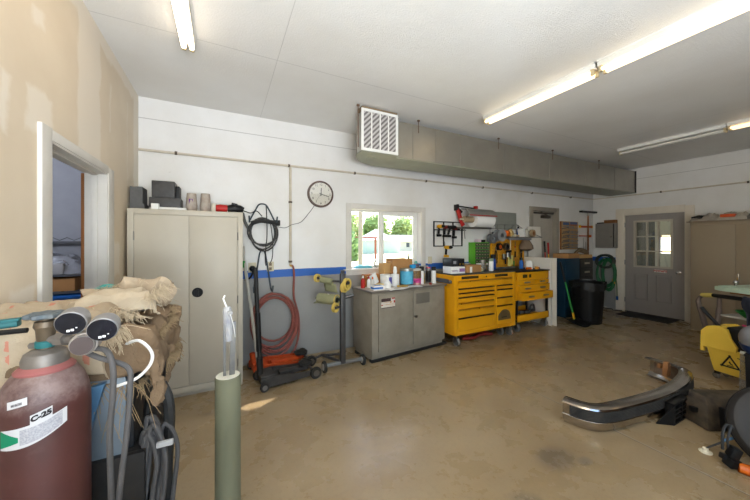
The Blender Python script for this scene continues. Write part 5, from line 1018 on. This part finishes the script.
for i in range(18):
    a = 2*PI*i/18; M2 = Rm @ Matrix.Rotation(a, 4, 'Z'); obj('slot', G().box(.12,.185,-.014,.014,.042,.052,.003,M2), black_pl, t)
obj('rim_edge', G().tube([Rm @ Vector((.278*math.cos(2*PI*i/40), .278*math.sin(2*PI*i/40), -.03)) for i in range(40)], .012, 6, True), black_pl, t)
t = thing('marker_lamp', 'amber marker lamp with black connectors on the floor at the right edge', 'lamp', (2.98,.66,.0), -.75); obj('connector', G().bx((-.02,.02,.05),(.06,.06,.06),(.2,.1,.3),.008).bx((-.015,.01,.12),(.05,.05,.07),(.1,.3,0),.008).bx((-.055,.03,.075),(.03,.035,.035),(0,.2,.2),.006), black_pl, t); amb = mat('amber lens', (214,104,20), .2, rgb2=(180,80,12), ns=20, trans=.2); obj('lens', G().tube([(0,0,.035),(.05,-.02,.032),(.12,-.05,.028)], [.03,.034,.026], 14), amb, t)
obj('wire', G().tube([(-.06,.03,.12),(-.06,.03,.22),(-.02,.06,.27),(.02,.06,.25)], .008, 6, sm=5).tube([(-.03,.03,.12),(-.04,.02,.2),(.0,.05,.28)], .007, 6, sm=5), cable_black, t)
t = thing('lamp_socket', 'small white round lamp socket on the floor with its blue black wire', 'lamp socket', (3.06,.83,0)); sk_m = mat('ivory socket', (222,214,192), .5); obj('flange', G().lathe([(.035,.0),(.036,.006),(.018,.01),(.015,.03),(0,.032)], n=20), sk_m, t); obj('wire', G().tube([(.0,0,.025),(.08,-.05,.07),(.17,-.12,.13),(.28,-.22,.2),(.32,-.3,.22)], .006, 6, sm=6), cable_black, t); obj('tape', G().tube([(.1,-.06,.085),(.14,-.095,.112)], .0085, 6).tube([(.2,-.15,.155),(.28,-.22,.205)], .0085, 6), mat('blue wire tape', (78,116,150), .5), t)

# ------------------------------------------------------------------ foreground left: gas cylinder, welder under burlap, padded post
t = thing('padded_post', 'olive grey foam padded post with a taped steel rod on top, standing alone', 'post', (.02,1.571,0)); fm = mat('olive grey foam tube', (112,113,92), .8, rgb2=(102,103,84), ns=4, bump=.15, bs=120)
obj('base', G().lathe([(.2,0),(.2,.012),(.05,.02),(.04,.05),(0,.05)], n=32), black_mt, t); obj('foam_tube', G().lathe([(.056,.045),(.0565,.1),(.055,.6),(.0555,.862),(.052,.868),(.018,.868)], n=36), fm, t)
obj('foam_end', G().cyl((0,0,.866),(0,0,.8695),.051,n=36), mat('cut foam face', (206,204,190), .8), t)
tp = mat('dirty taped rod', (116,114,108), .5, .3, rgb2=(82,86,94), ns=22, amt=.7)
obj('rod', G().box(-.012,.012,-.008,.008,.865,1.12,.002,Matrix.Rotation(.02,4,'Y')).box(-.02,-.008,-.006,.006,.865,1.14,.001), tp, t)
obj('tape_wrap', G().tube([(.004,0,1.03),(.0,0,1.12),(-.004,.004,1.19)], [.016,.02,.015], 10, sm=3).tube([(.004,-.004,1.13),(.008,-.014,1.17),(.01,-.03,1.165)], .011, 8), mat('grubby white tape', (176,176,176), .6, rgb2=(112,116,132), ns=26, amt=.6), t)
obj('thread', G().tube([(-.006,.004,1.19),(-.02,.0,1.23),(-.012,.004,1.245)], .004, 6).tube([(.01,-.03,1.16),(.024,-.03,1.1),(.03,-.02,1.05)], .0015, 5, sm=4), paper, t)
# cylinder
CY = Vector((-.476,1.251,0))
t = thing('gas_cylinder', 'dusty maroon welding gas cylinder with twin gauge regulator in the left foreground', 'gas cylinder', CY)
cm, q = newmat('dusty maroon cylinder paint'); x_, y_, z_ = q.sep(); nn = q.noise(5, 8); n2 = q.noise(11, 8, rough=.7)
c_ = q.mix(q.ramp(nn, .35, .75), lin((84,46,43)), lin((62,36,34))); c_ = q.mix(q.math('MULTIPLY', q.ramp(n2, .54, .75), .22), c_, lin((128,104,100)))
up = q.ramp(q.math('ADD', z_, q.math('MULTIPLY', q.math('SUBTRACT', n2, .5), .12)), 1.02, 1.06); c_ = q.mix(q.math('MULTIPLY', up, q.math('MULTIPLY', q.ramp(n2, .35, .6), .6)), c_, lin((150,132,128)))
q.link(c_, q.b.inputs['Base Color']); q.b.inputs['Roughness'].default_value = .5; q.bump(n2, .1, .003)
obj('body', G().lathe([(.088,.0),(.1,.015),(.1,1.0),(.099,1.03),(.094,1.06),(.084,1.09),(.07,1.112),(.055,1.125),(.0,1.126)], n=56), cm, t)
obj('neck_ring', G().lathe([(.064,1.112),(.066,1.122),(.058,1.13),(.052,1.135)], n=40), mat('dull pink ring', (150,92,90), .5), t)
dz = mat('dusty grey metal', (132,126,120), .5, .5, rgb2=(92,86,80), ns=18)
obj('collar', G().lathe([(.05,1.125),(.052,1.15),(.046,1.168),(.03,1.178),(.0,1.18)], n=36), dz, t)
def shell_patch(a0, a1, z0f, z1f, r, n=18):
    return G().grid(lambda u,v: Vector((r*math.cos(a0+(a1-a0)*u), r*math.sin(a0+(a1-a0)*u), z0f(u)+(z1f(u)-z0f(u))*v)), n, 2)
view = math.atan2(-1.257, .487)        # heading from the cylinder to the camera
lb = obj('label', shell_patch(view-.95, view+.42, lambda u: .938+.042*u-.014*math.sin(PI*u), lambda u: .99+.032*u-.006*math.sin(PI*u), .1006), mat('white cylinder label', (196,196,198), .6), t)
obj('fine_print', shell_patch(view-.5, view+.32, lambda u: .948+.03*u-.006*math.sin(PI*u), lambda u: .989+.027*u-.005*math.sin(PI*u), .1009), mat('grey fine print', (176,176,182), .6, rgb2=(120,122,132), ns=260, amt=.8), lb)
obj('green_diamond', shell_patch(view-.95, view-.53, lambda u: .943+.014*u, lambda u: .99-.02*u, .1009), mat('green diamond', (22,128,92), .5), lb)
obj('code_tab', shell_patch(view-.3, view+.12, lambda u: .994+.012*u, lambda u: 1.024+.014*u, .1007), MATS['white cylinder label'], lb)
ct = text('code_text', 'C-25', .0195, mat('dark print', (24,22,28), .6), t, (0,0,0), (0,0,0), bold=.0012); mm = ct.data; a_ = view-.09
for v in mm.vertices:
    aa = a_+v.co.x/.102; zq = 1.0185+v.co.y+v.co.x*.3; rr = .1024+max(0,v.co.z)*.2; v.co = (rr*math.cos(aa), rr*math.sin(aa), zq)
ct.parent = lb
bt = obj('barcode_label', shell_patch(view-.8, view-.36, lambda u: 1.045+.01*u, lambda u: 1.066+.01*u, .0985), MATS['white cylinder label'], t)
obj('barcode_bars', shell_patch(view-.7, view-.46, lambda u: 1.052+.006*u, lambda u: 1.059+.006*u, .0993), mat('barcode bars', (90,88,92), .6, rgb2=(180,178,182), ns=300, amt=.9), bt)
# valve and regulator
obj('valve_stem', G().lathe([(.018,1.175),(.02,1.19),(.017,1.2),(.02,1.205),(.022,1.235),(.027,1.245),(.024,1.26),(.014,1.264),(.014,1.274)], n=18), mat('dirty brass valve', (112,98,80), .45, .5, rgb2=(80,70,60), ns=18), t)
obj('teal_tag', G().lathe([(.022,1.183),(.024,1.186),(.024,1.2),(.021,1.203)], n=20), mat('teal band', (40,104,106), .5), t)
g = G(); N = 48; g.loft([[Vector(((r+(.005*math.cos(i*7*2*PI/N) if r > .03 else 0))*math.cos(2*PI*i/N), (r+(.005*math.cos(i*7*2*PI/N) if r > .03 else 0))*math.sin(2*PI*i/N), z)) for i in range(N)] for r, z in ((.012,1.268),(.036,1.27),(.043,1.274),(.042,1.283),(.034,1.286),(.02,1.281),(.004,1.282))]); hw = obj('handwheel', g, mat('blue grey handwheel', (78,90,98), .5, rgb2=(110,112,110), ns=20), t)
rt = Vector((.8915,-.453,0)); bk = Vector((.453,.8915,0)); zz = Vector((0,0,1)); Bv = Vector((0,0,1.205))
obj('inlet_nut', G().cyl(Bv+rt*.012, Bv+rt*.04, .013, n=12).cyl(Bv+rt*.035, Bv+rt*.062, .02, n=6).cyl(Bv+rt*.062, Bv+rt*.085, .011, n=12), dz, t)
obj('safety_plug', G().cyl(Bv-rt*.014-zz*.016, Bv-rt*.045-zz*.02, .01, n=6), dz, t)
RB = Bv+rt*.122-zz*.008; RAX = (bk*.85-rt*.5-zz*.02).normalized(); rgm = mat('dusty regulator body', (150,144,138), .5, .4, rgb2=(110,102,96), ns=16)
rb = obj('regulator_body', G().lathe([(.026,-.03),(.033,-.026),(.034,.01),(.028,.03),(.02,.05),(.0,.052)], RB, RAX, 28).lathe([(.0,.0),(.027,.001),(.029,.01),(.026,.012)], RB-RAX*.041, RAX, 28).cyl(RB, RB+zz*.05+rt*.05, .009, n=10).cyl(RB, RB+zz*.055-rt*.03, .009, n=10), rgm, t)
obj('cap_face', G().cyl(RB-RAX*.041, RB-RAX*.043, .026, n=28), mat('dark maroon cap face', (70,58,56), .5), rb)
gsm = mat('grey gauge case', (150,148,148), .4, .4, rgb2=(120,118,118), ns=12)
for c, lab in ((RB+zz*.07-rt*.026-bk*.01, 'left'), (RB+zz*.052+rt*.066-bk*.01, 'right')):
    ax = (bk*.8+zz*.22-rt*.42).normalized(); gg = obj('gauge', G().lathe([(.033,-.028),(.0362,-.025),(.0362,.006),(.032,.02),(.02,.024),(0,.024)], c, ax, 32), gsm, rb)
    obj('gauge_glass', G().lathe([(.0,-.0285),(.0335,-.0285),(.0338,-.027)], c, ax, 32), mat('dark gauge glass', (16,18,26), .12, rgb2=(30,34,46), ns=30, coat=.6), gg)
    obj('dust_specks', G().bx(c-ax*.0292-zz*.02-rt*.006,(.007,.002,.006)).bx(c-ax*.0292-zz*.017+rt*.006,(.007,.002,.006)).bx(c-ax*.0292+rt*.018-zz*.01,(.003,.002,.003)), paper, gg)
hz = mat('grey welding hose', (86,84,84), .65, rgb2=(62,61,61), ns=14)
HP = RB+Vector((0,0,-.02))+rt*.015
t2 = thing('gas_hose', 'thick grey gas hoses hanging from the regulator past the cylinder', 'hose', CY+HP); 
obj('hose', G().tube([(0,0,0), rt*.05+zz*-.005-bk*.005, rt*.075-zz*.05-bk*.012, rt*.078-zz*.13-bk*.015, rt*.066-zz*.26-bk*.012, rt*.06-zz*.5, rt*.06-zz*.9-bk*.01], .0078, 10, sm=8), hz, t2)
obj('hose', G().tube([-rt*.02-zz*.01, rt*.03-zz*.03, rt*.085-zz*.07+bk*.03, rt*.108-zz*.13+bk*.01, rt*.106-zz*.26, rt*.09-zz*.42-bk*.005, rt*.075-zz*.6, rt*.08-zz*.9], .0078, 10, sm=8), hz, t2)
# welder cart
t = thing('welder', 'blue and black welding machine on a cart under the burlap', 'welder', (-.52,1.66,0)); bx = lambda *a, **k: G().box(*a, **k)
obj('cabinet', G().box(-.25,.25,-.26,.24,.2,.72,.008), black_mt, t); obj('side_panel', G().box(-.22,.22,-.24,.22,.72,1.02,.01), mat('dark welder hood', (30,32,36), .5), t); mat('steel blue welder panel', (70,112,146), .45, rgb2=(52,86,116), ns=6)
obj('front_plate', G().box(.06,.2,-.262,-.24,.62,1.0,.004), mat('grey blue plate', (122,134,144), .45, .3, rgb2=(96,108,120), ns=8), t)
obj('blue_flap', G().hexa([Vector(p) for p in ((.035,-.3,.7),(.075,-.3,.7),(.075,-.27,.7),(.035,-.27,.7),(.03,-.3,.98),(.15,-.3,1.0),(.15,-.27,1.0),(.03,-.27,.98))], .004), MATS['steel blue welder panel'], t)
obj('base_plate', G().box(-.27,.28,-.28,.3,.15,.17,.004).box(.0,.26,-.285,-.26,.2,.72,.003), black_mt, t); obj('bolt', G().cyl((.1,-.286,.66),(.1,-.292,.66),.012,n=8), steel, t)
for x in (-.22,.22): wl_ = obj('wheel', wheel(G(), (x,.22,.1), (1,0,0), .1, .05), rubber, t); obj('caster', wheel(G(), (x,-.2,.075), (1,0,0), .075, .035), rubber, t)
obj('handle', G().tube([(.24,-.2,1.0),(.285,-.21,1.03),(.3,-.2,1.0),(.29,-.2,.9),(.255,-.2,.84),(.25,-.22,.4)], .014, 10, sm=5), black_pl, t)
t = thing('welding_cables', 'bundle of grey welding cables hanging in loops off the cart side', 'cables', (-.245,1.43,.72)); g = G(); rd = random.Random(4)
for i in range(12):
    a = rd.uniform(-.035,.035); b = rd.uniform(-.045,.045); L = rd.uniform(.35,.55); w_ = rd.uniform(.03,.06)
    g.tube([(-w_+a-.02,b-.03,-L*.9),(-w_*.6+a,b,-L*.45),(a,b*.5,.06+rd.uniform(-.03,.04)),(w_*.5+a+.02,b,-.05),(w_*.6+a,b,-L*.5),(a+.01,b-.02,-L)], .0088, 8, sm=7)
obj('cable_loops', g, hz, t); obj('tie', G().box(.02,.075,-.06,-.045,.0,.02,.004), mat('grey strap', (176,176,176), .5), t); obj('dark_cables', G().tube([(.02,.05,.2),(.05,.03,.1),(.04,.05,-.2),(.06,.05,-.5)], .02, 8, sm=6).tube([(-.06,-.02,-.1),(-.07,-.04,-.4),(-.04,-.04,-.6)], .012, 8, sm=5), cable_black, t)
# cloth bundle
def drape(cx, cy, z, w, d, drops, amp, seed, rz, nu=64, nv=64, r=.05):
    """sheet lying on a w x d block and falling off each edge by drops = (-x, +x, -y, +y)"""
    def fold(s, half, lo, hi):
        if s < -half: e = -half-s; return -half-.02-.25*min(e,r)-.04*e, e
        if s > half: e = s-half; return half+.02+.25*min(e,r)+.04*e, e
        return s, 0
    def fn(u, v):
        s = -w/2-drops[0]+(w+drops[0]+drops[1])*u; q = -d/2-drops[2]+(d+drops[2]+drops[3])*v
        x, ex = fold(s, w/2, *drops[:2]); y, ey = fold(q, d/2, *drops[2:]); e = max(ex,ey)+.3*min(ex,ey)
        n1 = noise.noise(Vector((s*5+seed,q*5,seed))); n2 = noise.noise(Vector((s*13,q*13+seed,seed*2))); n3 = noise.noise(Vector((s*30,q*30,seed)))
        cr = abs(noise.noise(Vector((s*8+q*5+seed,q*4,seed*3))))
        return Vector((x+amp*.6*n2+amp*.5*n1*(1 if e else .2)-amp*.8*cr*(1 if e else 0), y+amp*.6*n1*(1 if e else .2)+amp*.3*n2, -e*.93+amp*(n1*1.0+.6*n2+.25*n3-1.3*cr+.5)+(amp*.6 if not e else 0)))
    return G().grid(fn, nu, nv), Matrix.Translation((cx,cy,z))
burlap_m = mat('tan burlap', (134,112,88), .95, rgb2=(92,74,56), ns=9, amt=.7, bump=.8, bs=160); canvas_m, q = newmat('stained canvas'); n_ = q.noise(5,6)
c_ = q.mix(q.ramp(n_, .35, .7), lin((178,162,138)), lin((150,130,104))); bw = q.add('ShaderNodeTexWave', wave_type='BANDS', bands_direction='X'); bw.inputs['Scale'].default_value = 3.2; bw.inputs['Distortion'].default_value = 1.5; q.link(q.obj(), bw.inputs['Vector'])
st_ = q.math('MULTIPLY', q.math('GREATER_THAN', bw.outputs['Fac'], .93), q.math('GREATER_THAN', q.noise(26,2), .52)); c_ = q.mix(q.math('MULTIPLY', st_, .6), c_, lin((196,92,74))); q.link(c_, q.b.inputs['Base Color']); q.b.inputs['Roughness'].default_value = .95; q.bump(q.noise(150,2), .6, .003)
fringe_m = mat('cream fringe', (196,180,154), .95, rgb2=(160,138,108), ns=30)
def crumple(g, amp, sc, seed):
    for v in g.bm.verts:
        n_ = noise.noise_vector(v.co*sc+Vector((seed,seed*2,0))); v.co += n_*amp+noise.noise_vector(v.co*sc*2.7+Vector((seed,0,seed)))*amp*.45
    return g
def cloth(name, lab, cat, g, M, m, th=.006, rz=0):
    q = solo(name, g, m, lab, cat, M.translation, rz); mo = q.modifiers.new('thick','SOLIDIFY'); mo.thickness = th; return q
def fringe(parent, pts, n, L, m, seed, dirs, r=.0011, name='fringe'):
    rd = random.Random(seed); g = G()
    for i in range(n):
        k = rd.random()*(len(pts)-1); a = int(k); p = Vector(pts[a]).lerp(Vector(pts[a+1]), k-a)+Vector((rd.gauss(0,.006),rd.gauss(0,.006),rd.gauss(0,.004)))
        d = Vector(dirs)+Vector((rd.gauss(0,.5),rd.gauss(0,.5),rd.gauss(0,.4))); d.normalize(); l = L*rd.uniform(.4,1.2); q = p+d*l*.5+Vector((0,0,rd.uniform(-.1,.3)*l)); e = p+d*l+Vector((rd.gauss(0,.2)*l,rd.gauss(0,.2)*l,-.4*l))
        g.tube([p,q,e], [r*1.4,r,r*.6], 4, sm=3)
    return obj(name, g, m, parent)
g, M = drape(-.49, 1.66, 1.12, .48, .44, (.04,.24,.16,.2), .04, 3.1, 0); bu = cloth('burlap_sack', 'tan frayed burlap draped over the welding machine on its right side', 'burlap', g, M, burlap_m)
fringe(bu, [(.2,-.22,-.17),(.27,-.1,-.12),(.28,.05,-.15),(.27,.2,-.12)], 420, .035, mat('burlap threads', (160,138,106), .95, rgb2=(122,100,74), ns=30), 5, (.5,-.3,-.5))
fringe(bu, [(.0,-.27,-.1),(.1,-.27,-.13),(.2,-.25,-.16)], 60, .12, MATS['burlap threads'], 6, (0,-.25,-1), .0011)
fringe(bu, [(.2,-.2,-.05),(.27,.0,.0),(.26,.15,.04)], 260, .03, MATS['burlap threads'], 16, (.7,-.1,.5))
g, M = drape(-.58, 1.64, 1.2, .36, .42, (.04,.06,.2,.14), .032, 8.2, 0); ca = cloth('canvas_tarp', 'stained beige canvas with red stitching lying over the burlap on the left', 'canvas', g, M, canvas_m)
fringe(ca, [(.12,-.2,.03),(.17,-.05,.03),(.2,.1,.05)], 260, .055, fringe_m, 9, (.5,-.7,.0), .0011)
g, M = drape(-.4, 1.6, 1.255, .2, .1, (.05,.05,.06,.05), .03, 11.4, 0, 36, 30); rl = cloth('canvas_flap', 'folded cream canvas flap with frayed end behind the right gauge', 'canvas', g, M, mat('cream canvas', (186,172,150), .95, rgb2=(158,140,116), ns=9, bump=.6, bs=120), .012, .35)
fringe(rl, [(.08,-.1,.0),(.14,-.06,.02),(.15,.02,.0)], 200, .05, fringe_m, 10, (.5,-.4,.3))
g = G().tube([(-.16,.0,.02),(0,.0,.06),(.1,.01,.05),(.16,.02,.03)], [.045,.06,.055,.04], 24, sm=12); crumple(g, .03, 11, 6); rl = solo('canvas_heap', g, mat('oatmeal cloth', (176,160,138), .95, rgb2=(144,122,96), ns=12, bump=.8, bs=60), 'lumpy oatmeal cloth heap at the back of the bundle near the doorway', 'cloth', (-.4,1.82,1.2))
fringe(rl, [(-.1,-.02,.06),(.05,0,.08),(.15,0,.06)], 220, .05, fringe_m, 12, (.3,-.3,.6))
fringe(ca, [(.16,-.25,-.02),(.2,-.24,-.03),(.24,-.2,-.03)], 300, .06, fringe_m, 19, (.2,-.6,-.4), .0011)
fringe(ca, [(.1,-.22,.0),(.2,-.15,.02),(.26,-.1,-.02)], 220, .05, fringe_m, 20, (.4,-.6,.2), .0011)
g, M = drape(-.5, 1.95, 1.27, .1, .07, (.02,.02,.02,.02), .012, 5.5, 0, 12, 12); cloth('teal_cloth', 'small teal cloth poking out at the back of the canvas bundle', 'cloth', g, M, mat('teal cloth', (38,150,146), .8, rgb2=(28,120,118)), .008)
g = G().tube([(-.0,0,0),(.05,-.05,.02),(.09,-.07,-.02),(.09,-.09,-.06),(.05,-.1,-.1),(-.02,-.09,-.12)], .0055, 6, sm=6); solo('white_strap', g, paper, 'white curved strap loop hanging on the front of the burlap', 'strap', (-.325,1.42,1.115))
g = G().bx((0,0,0),(.16,.035,.02),(0,-.05,.1),.005).bx((.01,-.006,.014),(.15,.03,.008),(0,-.05,.1),.003); solo('teal_case', g, MATS['teal band'], 'flat teal green case on the canvas at the left picture edge', 'case', (-.66,1.36,1.235))
g = G().tube([(-.1,0,0),(.08,-.02,.005)], .008, 8); solo('pen', g, black_pl, 'black rod lying under the flat teal case', 'rod', (-.62,1.33,1.22))
# ------------------------------------------------------------------ store room shelving seen through the doorway
t = thing('wire_rack', 'dark wire shelving rack inside the store room behind the white doorway', 'rack', (-1.55,4.0,0)); rk = mat('dull rack wire', (96,98,104), .5, .5)
for z in (.72,1.03,1.19,1.5):
    g = G().box(-.6,.6,-.22,-.2,z-.02,z,.002).box(-.6,.6,.2,.22,z-.02,z,.002)
    for i in range(16): x = -.6+1.2*i/15; g.cyl((x,-.21,z-.004),(x,.21,z-.004),.004,n=5)
    if z > 1.4: g.tube([(-.6+1.2*i/24,-.21,z+.02+(.015 if i % 2 else -.012)) for i in range(25)], .004, 5)
    obj('shelf', g, rk, t)
for x in (-.6,.6):
    for y in (-.21,.21): obj('post', G().cyl((x,y,0),(x,y,1.9),.014,n=8), rk, t)
heap('plastic_bundle', 'clear crumpled plastic bundle on the store room rack', 'plastic bundle', -1.42, 3.95, .6, .3, .24, mat('dull clear plastic', (140,142,150), .3, rgb2=(100,102,110), ns=10), 5, 1.192)
carton('carton', 'pale grey flat carton under the plastic bundle on the store room rack', -1.5, 3.83, .34, .08, .1, 0, mat('pale grey carton', (170,170,174), .7), z=1.193)
carton('carton', 'brown carton on the store room rack above the blue tote', -1.4, 3.95, .3, .3, .12, 0, card, z=1.033); carton('carton', 'dark grey case next to the brown carton on the store room rack', -1.68, 3.95, .22, .3, .12, 0, mat('dark case', (54,54,58), .5), z=1.033)
t = thing('storage_tote', 'bright blue plastic tote on the store room rack low in the doorway', 'tote', (-1.42,3.95,.722)); obj('body', G().hexa(hx(-.25,.25,-.17,.17,0,-.28,.28,-.2,.2,.27), .012), blue_pl, t); obj('rim', G().box(-.3,.3,-.215,.215,.25,.275,.006), blue_pl, t)

# ------------------------------------------------------------------ things of one kind share a group phrase
KIND = {}
for o in list(COL.objects):
    if o.parent is None and o.get('category') and not o.get('group'): KIND.setdefault((o.name.split('.')[0], o['category']), []).append(o)
for (n_, c_), os_ in KIND.items():
    if len(os_) > 1:
        for o in os_: o['group'] = n_.replace('_', ' ')+'s around the garage'
